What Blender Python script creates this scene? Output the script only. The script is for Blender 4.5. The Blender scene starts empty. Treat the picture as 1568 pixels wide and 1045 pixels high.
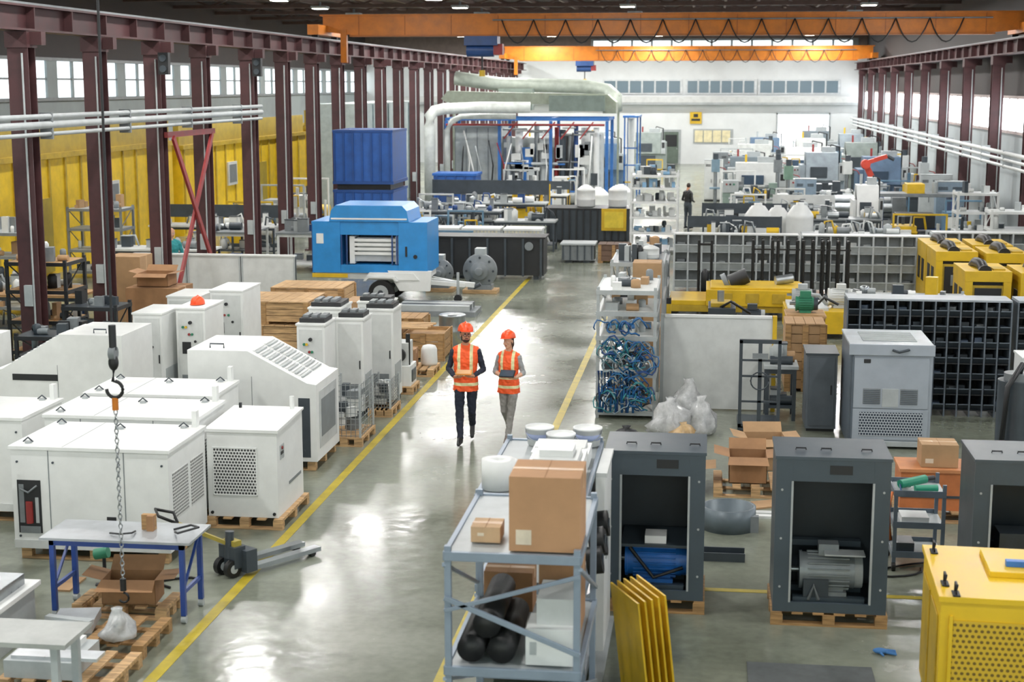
import bpy, bmesh, math, random
from mathutils import Vector, Matrix, noise
from mathutils.bvhtree import BVHTree
random.seed(7)
R=random.random
def U(a,b): return a+(b-a)*R()
# ------------------------------------------------------------------ materials
def lin(h):
    h=h.lstrip('#'); o=[]
    for i in (0,2,4):
        c=int(h[i:i+2],16)/255
        o.append(c/12.92 if c<=.04045 else ((c+.055)/1.055)**2.4)
    return (*o,1)
_M={}
def M(hexc,rough=.5,metal=0.,var=.08,sc=3.):
    k=(hexc,rough,metal,var,sc)
    if k in _M: return _M[k]
    m=bpy.data.materials.new("paint_"+hexc.strip('#')); m.use_nodes=True
    nt=m.node_tree; b=nt.nodes['Principled BSDF']
    tc=nt.nodes.new('ShaderNodeTexCoord'); nz=nt.nodes.new('ShaderNodeTexNoise')
    nz.inputs['Scale'].default_value=sc; nz.inputs['Detail'].default_value=6; nz.inputs['Roughness'].default_value=.62
    nt.links.new(tc.outputs['Object'],nz.inputs['Vector'])
    mx=nt.nodes.new('ShaderNodeMix'); mx.data_type='RGBA'
    c=lin(hexc)
    mx.inputs[6].default_value=tuple(x*max(0,1-var*2.6) for x in c[:3])+(1,)
    mx.inputs[7].default_value=tuple(min(1,x*(1+var*1.4)) for x in c[:3])+(1,)
    mc=nt.nodes.new('ShaderNodeMapRange'); mc.inputs['From Min'].default_value=.3; mc.inputs['From Max'].default_value=.62
    nt.links.new(nz.outputs['Fac'],mc.inputs['Value']); nt.links.new(mc.outputs[0],mx.inputs[0]); nt.links.new(mx.outputs[2],b.inputs['Base Color'])
    mr=nt.nodes.new('ShaderNodeMapRange'); mr.inputs['To Min'].default_value=max(.03,rough-.08); mr.inputs['To Max'].default_value=min(1,rough+.08)
    nt.links.new(nz.outputs['Fac'],mr.inputs['Value']); nt.links.new(mr.outputs[0],b.inputs['Roughness'])
    b.inputs['Metallic'].default_value=metal
    _M[k]=m; return m
def wood(hexc):
    k=('w',hexc)
    if k in _M: return _M[k]
    m=bpy.data.materials.new("wood_"+hexc.strip('#')); m.use_nodes=True
    nt=m.node_tree; b=nt.nodes['Principled BSDF']
    tc=nt.nodes.new('ShaderNodeTexCoord'); mp=nt.nodes.new('ShaderNodeMapping'); mp.inputs['Scale'].default_value=(1.5,9,14)
    nz=nt.nodes.new('ShaderNodeTexNoise'); nz.inputs['Scale'].default_value=2.5; nz.inputs['Detail'].default_value=5
    nt.links.new(tc.outputs['Object'],mp.inputs['Vector']); nt.links.new(mp.outputs[0],nz.inputs['Vector'])
    cr=nt.nodes.new('ShaderNodeValToRGB'); c=lin(hexc)
    cr.color_ramp.elements[0].position=.3; cr.color_ramp.elements[0].color=tuple(x*.5 for x in c[:3])+(1,)
    cr.color_ramp.elements[1].position=.65; cr.color_ramp.elements[1].color=tuple(min(1,x*1.1) for x in c[:3])+(1,)
    nt.links.new(nz.outputs['Fac'],cr.inputs[0]); nt.links.new(cr.outputs[0],b.inputs['Base Color']); b.inputs['Roughness'].default_value=.75
    _M[k]=m; return m
def emis(name,hexc,st):
    if name in _M: return _M[name]
    m=bpy.data.materials.new(name); m.use_nodes=True; nt=m.node_tree; b=nt.nodes['Principled BSDF']
    nz=nt.nodes.new('ShaderNodeTexNoise'); nz.inputs['Scale'].default_value=.6
    tc=nt.nodes.new('ShaderNodeTexCoord'); nt.links.new(tc.outputs['Object'],nz.inputs['Vector'])
    mr=nt.nodes.new('ShaderNodeMapRange'); mr.inputs['To Min'].default_value=st*.75; mr.inputs['To Max'].default_value=st*1.2
    nt.links.new(nz.outputs['Fac'],mr.inputs['Value']); nt.links.new(mr.outputs[0],b.inputs['Emission Strength'])
    b.inputs['Base Color'].default_value=lin(hexc); b.inputs['Emission Color'].default_value=lin(hexc); b.inputs['Roughness'].default_value=.2
    _M[name]=m; return m
def perf(name,hexc,hole,sc,rad=.36):
    if name in _M: return _M[name]
    m=bpy.data.materials.new(name); m.use_nodes=True; nt=m.node_tree; b=nt.nodes['Principled BSDF']; N=nt.nodes.new; L=nt.links.new
    tc=N('ShaderNodeTexCoord'); sp=N('ShaderNodeSeparateXYZ'); L(tc.outputs['Object'],sp.inputs[0])
    def mt(op,a,bb=None,v=None):
        n=N('ShaderNodeMath'); n.operation=op; L(a,n.inputs[0])
        if bb is not None: L(bb,n.inputs[1])
        if v is not None: n.inputs[1].default_value=v
        return n.outputs[0]
    x=mt('ADD',sp.outputs[0],sp.outputs[1]); x=mt('MULTIPLY',x,v=sc); z=mt('MULTIPLY',sp.outputs[2],v=sc)
    row=mt('FLOOR',z); off=mt('MULTIPLY',row,v=.5); x=mt('ADD',x,off)
    fx=mt('SUBTRACT',mt('FRACT',x),v=.5); fz=mt('SUBTRACT',mt('FRACT',z),v=.5)
    d=mt('SQRT',mt('ADD',mt('MULTIPLY',fx,fx),mt('MULTIPLY',fz,fz)))
    h=mt('LESS_THAN',d,v=rad)
    mx=N('ShaderNodeMix'); mx.data_type='RGBA'; mx.inputs[6].default_value=lin(hexc); mx.inputs[7].default_value=lin(hole); L(h,mx.inputs[0]); L(mx.outputs[2],b.inputs['Base Color'])
    b.inputs['Roughness'].default_value=.5
    _M[name]=m; return m
def floormat():
    m=bpy.data.materials.new("polished_concrete"); m.use_nodes=True; nt=m.node_tree; b=nt.nodes['Principled BSDF']; N=nt.nodes.new; L=nt.links.new
    tc=N('ShaderNodeTexCoord')
    n1=N('ShaderNodeTexNoise'); n1.inputs['Scale'].default_value=.4; n1.inputs['Detail'].default_value=8; n1.inputs['Roughness'].default_value=.6; L(tc.outputs['Object'],n1.inputs['Vector'])
    n2=N('ShaderNodeTexNoise'); n2.inputs['Scale'].default_value=9; n2.inputs['Detail'].default_value=4; L(tc.outputs['Object'],n2.inputs['Vector'])
    ad=N('ShaderNodeMath'); ad.operation='MULTIPLY_ADD'; L(n2.outputs['Fac'],ad.inputs[0]); ad.inputs[1].default_value=.35; L(n1.outputs['Fac'],ad.inputs[2])
    cr=N('ShaderNodeValToRGB'); cr.color_ramp.elements[0].position=.45; cr.color_ramp.elements[0].color=lin('#63685b'); cr.color_ramp.elements[1].position=.82; cr.color_ramp.elements[1].color=lin('#84897a')
    L(ad.outputs[0],cr.inputs[0])
    L(cr.outputs[0],b.inputs['Base Color'])
    mr=N('ShaderNodeMapRange'); mr.inputs['From Min'].default_value=.3; mr.inputs['From Max'].default_value=.7; mr.inputs['To Min'].default_value=.12; mr.inputs['To Max'].default_value=.3; L(n1.outputs['Fac'],mr.inputs['Value']); L(mr.outputs[0],b.inputs['Roughness'])
    n3=N('ShaderNodeTexNoise'); n3.inputs['Scale'].default_value=4.2; n3.inputs['Detail'].default_value=2; L(tc.outputs['Object'],n3.inputs['Vector'])
    bp=N('ShaderNodeBump'); bp.inputs['Strength'].default_value=.22; bp.inputs['Distance'].default_value=.02; L(n3.outputs['Fac'],bp.inputs['Height']); L(bp.outputs[0],b.inputs['Normal'])
    b.inputs['Specular IOR Level'].default_value=.6
    return m
WHT=M('#e2e4e2',.4,0,.025); WH2=M('#cdd0ce',.45,0,.045); LG=M('#a7adae',.45,0,.06); MG=M('#787e81',.45,.1,.08); DG=M('#394148',.4,.1,.08)
DK=M('#191b1e',.5,0,.1); BLK=M('#0b0c0d',.5,0,.1); STL=M('#9da3a6',.3,.8,.08); YEL=M('#d6ae1e',.4,0,.06); YL2=M('#b39424',.5,0,.1)
ORG=M('#c8700f',.45,0,.08); DBL=M('#21437a',.4,0,.08); BRN=M('#432426',.6,0,.12); RED=M('#8f2a2a',.45,0,.1)
CARD=M('#ab8862',.85,0,.06); CAR2=M('#99714d',.85,0,.08); WOOD=wood('#caa373'); WOD2=wood('#b08858'); GRN=M('#2a7a5a',.5,0,.08)
RUB=M('#131313',.8,0,.1); LYEL=M('#b09c20',.5,0,.12); TEAL=M('#2d8f93',.8,0,.05)
PERF=perf('perforated_panel','#dadbd9','#2a2c2e',26); PERFY=perf('perforated_yellow','#cfa922','#6b5208',22,.3); HONEY=perf('honeycomb_vent','#b0b7be','#1c2b3c',24,.4)
# ------------------------------------------------------------------ mesh builder
class MB:
    def __init__(s): s.v=[];s.f=[];s.m=[];s.s=[];s.mats=[];s.T=None
    def mi(s,mat):
        if mat not in s.mats: s.mats.append(mat)
        return s.mats.index(mat)
    def add(s,vs,fs,mat,smooth=False):
        o=len(s.v); 
        if s.T is not None: vs=[s.T@Vector(p) for p in vs]
        s.v+= [tuple(p) for p in vs]; k=s.mi(mat)
        for f in fs: s.f.append(tuple(i+o for i in f)); s.m.append(k); s.s.append(smooth)
    def box(s,x0,x1,y0,y1,z0,z1,mat):
        vs=[(x,y,z) for z in (z0,z1) for y in (y0,y1) for x in (x0,x1)]
        s.add(vs,[(0,2,3,1),(4,5,7,6),(0,1,5,4),(2,6,7,3),(0,4,6,2),(1,3,7,5)],mat)
    def cb(s,c,d,mat,rot=None):
        hx,hy,hz=d[0]/2,d[1]/2,d[2]/2
        vs=[Vector((x,y,z)) for z in (-hz,hz) for y in (-hy,hy) for x in (-hx,hx)]
        if rot is not None: vs=[rot@p for p in vs]
        c=Vector(c); s.add([p+c for p in vs],[(0,2,3,1),(4,5,7,6),(0,1,5,4),(2,6,7,3),(0,4,6,2),(1,3,7,5)],mat)
    def beam(s,p0,p1,w,h,mat):
        p0=Vector(p0);p1=Vector(p1);d=p1-p0;q=d.to_track_quat('Y','Z').to_matrix()
        s.cb((p0+p1)/2,(w,d.length,h),mat,q)
    def cyl(s,p0,p1,r,mat,n=14,r2=None,caps=True):
        p0=Vector(p0);p1=Vector(p1);r2=r if r2 is None else r2
        q=(p1-p0).to_track_quat('Z','Y').to_matrix()
        ring=lambda c,rr:[c+q@Vector((rr*math.cos(2*math.pi*i/n),rr*math.sin(2*math.pi*i/n),0)) for i in range(n)]
        a=ring(p0,r);b=ring(p1,r2)
        s.add(a+b,[(i,(i+1)%n,n+(i+1)%n,n+i) for i in range(n)],mat,True)
        if caps: s.add(a,[tuple(range(n))[::-1]],mat); s.add(b,[tuple(range(n))],mat)
    def tube(s,pts,r,mat,n=7):
        pts=[Vector(p) for p in pts]; vs=[];k=len(pts); up=Vector((0,0,1))
        for i,p in enumerate(pts):
            t=(pts[min(i+1,k-1)]-pts[max(i-1,0)]).normalized()
            a=t.cross(up); 
            if a.length<.1: a=t.cross(Vector((0,1,0)))
            a.normalize(); b=t.cross(a)
            vs+=[p+a*r*math.cos(2*math.pi*j/n)+b*r*math.sin(2*math.pi*j/n) for j in range(n)]
        fs=[(i*n+j,i*n+(j+1)%n,(i+1)*n+(j+1)%n,(i+1)*n+j) for i in range(k-1) for j in range(n)]
        fs+=[tuple(range(n)),tuple(range((k-1)*n,k*n))]
        s.add(vs,fs,mat,True)
    def prism(s,poly,ax,a0,a1,mat):
        n=len(poly)
        def P(p,a): return (p[0],a,p[1]) if ax=='y' else ((a,p[0],p[1]) if ax=='x' else (p[0],p[1],a))
        vs=[P(p,a0) for p in poly]+[P(p,a1) for p in poly]
        s.add(vs,[tuple(range(n)),tuple(range(n,2*n))[::-1]]+[(i,(i+1)%n,n+(i+1)%n,n+i) for i in range(n)],mat)
    def lathe(s,prof,c,mat,n=20,sx=1,sy=1,rot=None):
        c=Vector(c);vs=[]
        for r,z in prof:
            for i in range(n):
                p=Vector((r*sx*math.cos(2*math.pi*i/n),r*sy*math.sin(2*math.pi*i/n),z))
                if rot is not None: p=rot@p
                vs.append(p+c)
        k=len(prof)
        fs=[(i*n+j,i*n+(j+1)%n,(i+1)*n+(j+1)%n,(i+1)*n+j) for i in range(k-1) for j in range(n)]
        fs+=[tuple(range(n))[::-1],tuple(range((k-1)*n,k*n))]
        s.add(vs,fs,mat,True)
    def ell(s,c,r,mat,rot=None,n=14,k=9):
        pr=[(max(.02,math.sin(math.pi*i/k)),-math.cos(math.pi*i/k)) for i in range(k+1)]
        vs=[];c=Vector(c)
        for a,z in pr:
            for i in range(n):
                p=Vector((r[0]*a*math.cos(2*math.pi*i/n),r[1]*a*math.sin(2*math.pi*i/n),r[2]*z))
                if rot is not None: p=rot@p
                vs.append(p+c)
        fs=[(i*n+j,i*n+(j+1)%n,(i+1)*n+(j+1)%n,(i+1)*n+j) for i in range(k) for j in range(n)]
        fs+=[tuple(range(n))[::-1],tuple(range(k*n,(k+1)*n))]
        s.add(vs,fs,mat,True)
    def cap(s,p0,p1,r0,r1,mat,n=12):
        s.cyl(p0,p1,r0,mat,n,r1); s.ell(p0,(r0,)*3,mat,n=n,k=8); s.ell(p1,(r1,)*3,mat,n=n,k=8)
    def loft(s,rings,mat,n=24):  # (z,cx,cy,rx,ry)
        vs=[]
        for z,cx,cy,rx,ry in rings:
            for i in range(n):
                a=2*math.pi*i/n; ca,sa=math.cos(a),math.sin(a)
                e=.85
                vs.append((cx+rx*math.copysign(abs(ca)**e,ca),cy+ry*math.copysign(abs(sa)**e,sa),z))
        k=len(rings)
        fs=[(i*n+j,i*n+(j+1)%n,(i+1)*n+(j+1)%n,(i+1)*n+j) for i in range(k-1) for j in range(n)]
        fs+=[tuple(range(n))[::-1],tuple(range((k-1)*n,k*n))]
        s.add(vs,fs,mat,True)
    def mesh(s,name,center=True):
        V=[Vector(p) for p in s.v]; c=Vector((0,0,0))
        if center:
            xs=[p.x for p in V];ys=[p.y for p in V];zs=[p.z for p in V]
            c=Vector(((min(xs)+max(xs))/2,(min(ys)+max(ys))/2,min(zs)))
        me=bpy.data.meshes.new(name); me.from_pydata([p-c for p in V],[],s.f)
        for m in s.mats: me.materials.append(m)
        me.polygons.foreach_set('material_index',s.m); me.polygons.foreach_set('use_smooth',s.s); me.update()
        bm=bmesh.new(); bm.from_mesh(me); bmesh.ops.recalc_face_normals(bm,faces=bm.faces); bm.to_mesh(me); bm.free()
        return me,c
    def fin(s,name,bevel=0,parent=None,center=True):
        me,c=s.mesh(name,center); o=bpy.data.objects.new(name,me); o.location=c
        bpy.context.scene.collection.objects.link(o)
        if bevel:
            b=o.modifiers.new('bevel','BEVEL'); b.width=bevel; b.segments=2; b.limit_method='ANGLE'; b.angle_limit=.9; b.harden_normals=False
        if parent: o.parent=parent
        return o
def dup(o,dx,dy,dz=0,rz=0):
    n=o.copy(); n.location=o.location+Vector((dx,dy,dz)); n.rotation_euler[2]+=rz; bpy.context.scene.collection.objects.link(n); return n
def Rz(a): return Matrix.Rotation(a,4,'Z')
# ------------------------------------------------------------------ camera
cam=bpy.data.cameras.new('camera'); co=bpy.data.objects.new('camera',cam); bpy.context.scene.collection.objects.link(co)
co.location=(0,0,5.36); co.rotation_euler=(math.radians(90-9.47),0,math.radians(7.27)); cam.lens=53.95; cam.sensor_width=36
cam.clip_end=400; cam.dof.use_dof=True; cam.dof.focus_distance=23; cam.dof.aperture_fstop=2.2
bpy.context.scene.camera=co
# ------------------------------------------------------------------ room shell
XL,XR,YF,ZC=-24.,10.4,107.,9.6
b=MB(); b.box(XL-.3,XR+.3,-6,YF+.3,-.2,0,floormat()); b.fin('floor',center=False)
ROOF=M('#332725',.7,0,.15,.5)
b=MB(); b.box(XL-.3,XR+.3,-6,YF+.3,ZC,ZC+.2,ROOF)
b.fin('ceiling',center=False)
WALLW=M('#e2e6e6',.6,0,.04,.4); WALLG=M('#a9b1b3',.6,0,.06,.4); WALLL=M('#8b9596',.6,0,.08,.4); DWALL=M('#2e2625',.7,0,.12,.5)
DAY=emis('daylight_glass','#f0f5fc',7.5); DAYL=emis('hazy_glass','#dfe9ee',1.7); DAYD=emis('office_glass','#62747e',.3)
# right wall
b=MB(); b.box(XR,XR+.3,-6,YF,0,3.75,WALLG); b.box(XR,XR+.3,-6,YF,5.0,ZC,DWALL); b.box(XR+.02,XR+.3,-6,YF,3.75,5.0,DAY); 
b.fin('wall_right',center=False)
b=MB()
for i in range(0,76): b.box(XR-.04,XR+.01,i*1.45-2,i*1.45-1.88,3.75,5.0,M('#b8a9a6',.5))
for z in (3.75,4.95): b.box(XR-.08,XR+.01,-6,YF-.01,z-.05,z+.05,M('#b8a9a6',.5))
b.fin('window_frame_right',center=False)
# left wall
b=MB(); b.box(XL-.3,XL,-6,YF,0,4.9,WALLL); b.box(XL-.3,XL,-6,YF,6.3,ZC,DWALL); b.box(XL-.3,XL-.02,-6,YF,4.9,6.3,DAYL); b.fin('wall_left',center=False)
b=MB()
for i in range(0,48):
    b.box(XL-.01,XL+.08,i*2.25,i*2.25+(.9 if i%3==0 else .15),4.9,6.3,WALLL)
b.box(XL,XL+.05,0,YF-.01,5.55,5.62,MG)
for z in (4.85,6.3): b.box(XL-.01,XL+.12,0,YF-.01,z-.06,z+.06,MG)
b.fin('window_frame_left',center=False)
# far wall
b=MB(); b.box(XL,XR,YF,YF+.3,0,7.4,WALLW); b.box(XL,XR,YF,YF+.3,7.4,ZC,M('#6d605a',.7)); b.fin('wall_far',center=False)
b=MB()
y=YF
for x0,x1 in ((-7.3,-2.0),(-1.6,3.0),(3.3,8.6)):
    b.box(x0-.1,x1+.1,y-.1,y-.02,4.75,5.75,M('#d5dadb',.5)); 
    n=6
    for i in range(n):
        a=x0+(x1-x0)*i/n+.06; c=x0+(x1-x0)*(i+1)/n-.06; b.box(a,c,y-.13,y-.09,4.85,5.65,DAYD)
b.fin('window_1')
b=MB()
for i in range(13): b.box(-8+i*1.35,-8+i*1.35+1.2,y-.12,y-.04,7.75,8.35,DAYL)
b.box(-8.2,9.8,y-.06,y-.02,7.6,8.5,MG); b.fin('window_2')
b=MB(); 
for i in range(4): b.box(-1.0+i*.62,-.45+i*.62,y-.1,y-.03,1.5,2.3,M('#e6dbb0',.4))
b.box(-1.1,1.6,y-.05,y-.02,1.4,2.4,LG); b.fin('window_3')
b=MB(); b.box(-3.25,-1.95,y-.08,y-.02,0,2.35,LG); b.box(-3.1,-2.1,y-.12,y-.06,.05,2.2,M('#5d6b60',.4)); b.box(-3.0,-2.2,y-.15,y-.11,1.2,2.0,DK); b.cyl((-2.2,y-.2,1.05),(-2.2,y-.12,1.05),.04,STL); b.fin('door_1')
b=MB(); b.box(XL+1,XR-.1,y-.7,y-.02,4.05,4.2,LG); b.box(XL+1,XR-.1,y-.72,y-.66,4.2,4.6,WH2); b.fin('trim_1',center=False)
b=MB(); b.box(-1.35,-.55,y-.12,y-.05,2.75,3.55,YEL); b.box(-1.25,-.65,y-.14,y-.11,2.95,3.1,DK); b.box(-1.1,-.8,y-.14,y-.11,3.2,3.42,DK); b.fin('warning_sign')
b=MB(); b.box(4.6,8.0,y-.06,y-.02,.0,3.4,emis('bright_doorway','#f4faff',2.6)); b.box(4.5,4.6,y-.1,y-.02,0,3.5,LG); b.box(8,8.1,y-.1,y-.02,0,3.5,LG); b.box(4.5,8.1,y-.1,y-.02,3.4,3.55,LG); b.fin('door_2')
# roof trusses
TR=M('#54403a',.6,0,.1)
b=MB(); b.box(XL,XR,-.1,.1,8.75,8.9,TR); b.box(XL,XR,-.1,.1,9.4,9.58,TR)
x=XL; k=0
while x<XR-1.6:
    b.beam((x,0,8.85 if k%2 else 9.45),(x+1.7,0,9.45 if k%2 else 8.85),.09,.09,TR); x+=1.7;k+=1
me_c=b.fin('roof_truss',center=False); me_c.location.y=14
for i in range(1,16): dup(me_c,0,6*i)
b=MB()
for i in range(22): b.box(XL+.6+i*1.6,XL+.72+i*1.6,5,YF-.1,9.42,9.599,TR)
b.fin('ceiling_purlins',center=False)
# lamps
LAMP=emis('lamp_glow','#fff6e2',22.)
b=MB(); b.box(-.32,.32,-.32,.32,8.5,8.6,LG); b.cyl((0,0,8.6),(0,0,8.78),.05,MG); b.box(-.27,.27,-.27,.27,8.485,8.5,LAMP)
lamp=b.mesh('high_bay_lamp')[0]
def mkl(e):
    ld=bpy.data.lights.new('lamp_light','AREA'); ld.shape='SQUARE'; ld.size=.55; ld.energy=e; ld.color=(1,.993,.972); return ld
LN,LF,LV=mkl(212),mkl(330),mkl(520)
def addlamp(x,y):
    o=bpy.data.objects.new('high_bay_lamp',lamp); o.location=(x,y,8.49); bpy.context.scene.collection.objects.link(o)
    l=bpy.data.objects.new('light',LN if y<52 else (LF if y<76 else LV)); l.parent=o; l.location=(0,0,-.02); bpy.context.scene.collection.objects.link(l)
for x in (-16.2,-10.3,-3.4,6.2):
    for i in range(16): addlamp(x,8+6.2*i)
# world
w=bpy.data.worlds.new('world'); bpy.context.scene.world=w; w.use_nodes=True; nt=w.node_tree
sk=nt.nodes.new('ShaderNodeTexSky'); sk.sky_type='PREETHAM'; sk.turbidity=8; 
bg=nt.nodes['Background']; nt.links.new(sk.outputs[0],bg.inputs[0]); bg.inputs[1].default_value=1.6
sc=bpy.context.scene; sc.view_settings.view_transform='Standard'; sc.view_settings.look='None'; sc.view_settings.exposure=0; sc.view_settings.gamma=1.07
# ------------------------------------------------------------------ columns / runway
b=MB(); h=6.35
b.box(-.2,.2,-.17,-.14,0,h,BRN); b.box(-.2,.2,.14,.17,0,h,BRN); b.box(-.02,.02,-.14,.14,0,h,BRN); b.box(-.3,.3,-.27,.27,0,.04,BRN)
b.box(-.22,.22,-.22,.22,h-.3,h,BRN); b.box(.2,.45,-.1,.1,h-.25,h-.01,BRN)
b.box(-.08,.08,-.24,-.17,1.2,1.6,LG); b.cyl((.1,-.2,.05),(.1,-.2,h-.4),.02,LG,8)
c0=b.fin('steel_column',center=False); c0.location=(-12.8,27.8,0)
ys=[27.8,31.3,34.8,38.1]+[42.2+3.5*i for i in range(18)]
for yy in ys[1:]: dup(c0,0,yy-27.8)
for i in range(15):
    n=dup(c0,22.55,-8.8+6*i)
def runway(x,name):
    b=MB()
    b.box(x-.22,x+.22,6,YF-.5,6.36,6.4,BRN); b.box(x-.22,x+.22,6,YF-.5,6.8,6.84,BRN); b.box(x-.03,x+.03,6,YF-.5,6.4,6.8,BRN); b.box(x-.04,x+.04,6,YF-.5,6.84,6.9,MG)
    yy=7
    while yy<YF-1: b.box(x-.2,x+.2,yy,yy+.04,6.4,6.8,BRN); yy+=1.75
    return b.fin(name,center=False)
runway(-12.8,'crane_runway_beam'); runway(9.75,'crane_runway_beam')
b=MB()
for p,q in (((-12.52,34.9,.3),(-12.52,38.0,4.15)),((-12.44,38.0,.3),(-12.44,34.9,4.15))): b.beam(p,q,.06,.14,RED)
b.box(-12.59,-12.5,34.7,38.2,4.15,4.28,RED); b.fin('cross_brace')
b=MB()
for z,r in ((4.78,.05),(4.62,.07),(4.45,.04)): b.cyl((-12.4,18,z),(-12.4,42,z),r,LG)
for yy in range(20,42,4): b.box(-12.6,-12.35,yy,yy+.06,4.35,4.85,MG)
b.fin('wall_pipes')
b=MB()
for z,r in ((3.25,.07),(3.05,.05),(2.85,.05)): b.cyl((9.2,12,z),(9.2,104,z),r,WH2)
for yy in range(14,104,4): b.box(9.15,9.45,yy,yy+.06,2.78,3.35,LG)
b.fin('wall_pipes')
# signal lamps on the first columns
b=MB(); b.box(-.12,.12,-.08,.08,0,.5,DK)
for k in range(2): b.cyl((0,-.12,.13+.24*k),(0,-.08,.13+.24*k),.08,DG,12)
b.box(-.1,-.02,.08,.2,.1,.4,DG); sg=b.fin('signal_lamp',center=False); sg.location=(-12.45,34.5,5.6); s2=dup(sg,0,7.4)
# overhead cranes
def crane(y,zb,dep,name,hx,rot=0):
    b=MB(); x0,x1=-12.8,9.75
    b.prism([(x0,zb+.12),(x0+1,zb),(x1-1,zb),(x1,zb+.12),(x1,zb+dep),(x0,zb+dep)],'y',y-.25,y+.25,ORG)
    b.box(x0-.1,x1+.1,y-.3,y+.3,zb+dep,zb+dep+.05,ORG); b.box(x0+.9,x1-.9,y-.3,y+.3,zb-.05,zb,M('#a85c10',.5))
    for i in range(14): b.box(x0+1.2+i*1.55,x0+1.23+i*1.55,y-.265,y-.25,zb,zb+dep,M('#a85c10',.5))
    for x in (x0,x1):
        b.box(x-.18,x+.18,y-1.6,y+1.6,6.98,7.3,ORG)
        for s in (-1.3,1.3): b.cyl((x-.1,y+s,6.99),(x+.1,y+s,6.99),.09,DK)
    b.box(x0+.6,x0+.8,y-.3,y-.1,zb-.9,zb+.2,ORG)
    n=14; w=(x1-x0-3)*.75/n; sx=x0+6
    b.cyl((sx-.3,y-.35,zb+dep*.75),(x1-1,y-.35,zb+dep*.75),.025,MG)
    for i in range(n):
        pts=[(sx+w*(i+t/8),y-.36,zb+dep*.75-.75*(1-(2*t/8-1)**2)) for t in range(9)]
        b.tube(pts,.022,DK,5)
    b.box(hx-.55,hx+.55,y-.35,y+.35,zb-.35,zb-.05,DBL); b.cyl((hx-.5,y,zb-.5),(hx+.4,y,zb-.5),.22,DBL); b.box(hx+.4,hx+.7,y-.2,y+.2,zb-.65,zb-.3,RED)
    b.cyl((hx,y,zb-1.2),(hx,y,zb-.6),.03,DK)
    b.cyl((hx,y,zb-1.35),(hx,y,zb-1.15),.1,YEL)
    return b.fin(name)
crane(51,7.0,.62,'overhead_crane',-7.5); crane(97,6.9,.8,'overhead_crane',-7.8); 
# near chain hoist (chain + hook block)
b=MB(); hx,hy=-5.57,13.75
b.cyl((hx,hy,3.15),(hx,hy,8.7),.014,DK,6)
b.cyl((hx,hy,2.88),(hx,hy,3.12),.035,DK); b.ell((hx,hy,2.76),(.05,.045,.08),BLK); b.cyl((hx-.03,hy,2.85),(hx+.03,hy,2.85),.065,MG)
pts=[(hx+.08*math.cos(a),hy,2.5+.08*math.sin(a)) for a in [math.radians(x) for x in range(100,-200,-20)]]
b.tube([(hx,hy,2.7)]+pts[::1],.018,BLK,8)
b.cyl((hx,hy,2.3),(hx,hy,2.42),.03,ORG)
z=2.28;k=0
while z>.62:
    rt=Matrix.Rotation(math.pi/2*(k%2),3,'Z')
    ln=[Vector((.018*math.cos(a),0,.03*math.sin(a))) for a in [i*math.pi/4 for i in range(9)]]
    b.tube([rt@p+Vector((hx,hy,z)) for p in ln],.006,STL,5); z-=.047;k+=1
b.cyl((hx,hy,.5),(hx,hy,.62),.03,BLK); b.tube([(hx+.05*math.cos(a),hy,.43+.05*math.sin(a)) for a in [math.radians(x) for x in range(90,-180,-30)]],.012,BLK,6)
b.fin('chain_hoist')
# floor markings
b=MB(); b.box(-5.01,-4.89,8,46,0,.004,LYEL); b.fin('floor_line_left')
b=MB(); b.box(-2.39,-2.27,8,44,0,.004,LYEL); b.fin('floor_line_right')
b=MB(); b.box(-.6,9,15.95,16.05,0,.004,LYEL); b.fin('floor_line_cross')
# left bay yellow booths, siding
YB0=M('#e8bf1c',.5,0,.06)
def booth(y0,y1,h,n):
    b=MB(); b.box(-20.5,-18.6,y0,y1,0,h,YB0); b.box(-20.7,-18.5,y0-.1,y1+.1,h,h+.15,YL2)
    for i in range(n): 
        yy=y0+.1+(y1-y0-.3)*i/n; b.box(-18.62,-18.55,yy,yy+.1,.1,h-.01,YL2)
    for k in (.3,.75):
        yy=y0+(y1-y0)*k; b.box(-18.6,-18.52,yy,yy+1.1,1.5,2.4,WH2); b.box(-18.6,-18.51,yy+.1,yy+1.0,1.6,2.3,MG)
    b.box(-18.6,-18.53,y0+(y1-y0)*.55,y0+(y1-y0)*.55+1,.1,2.2,M('#a8912a',.5))
    b.box(-18.9,-18.7,y0,y1,h+.15,h+.9,M('#9a8222',.6)) if h>3 else None
    b.fin('yellow_booth')
booth(27,52,3.3,22); booth(53,70,3.1,14); booth(71,92,3.3,16)
b=MB(); b.box(-14.6,-13.4,22,27,0,3.85,M('#a9c3cb',.5,0,.04))
for i in range(16): b.box(-13.42,-13.37,22,27,.1+i*.235,.16+i*.235,M('#8fabb5',.5))
b.fin('siding_cabin')
b=MB(); b.box(-16.4,-14.4,62,76,0,4.6,M('#9fabaa',.6,0,.08)); 
for i in range(9): b.box(-14.42,-14.34,62.2+i*1.6,62.3+i*1.6,0,4.55,M('#7f9092',.6))
b.fin('grey_partition_booth')
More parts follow.
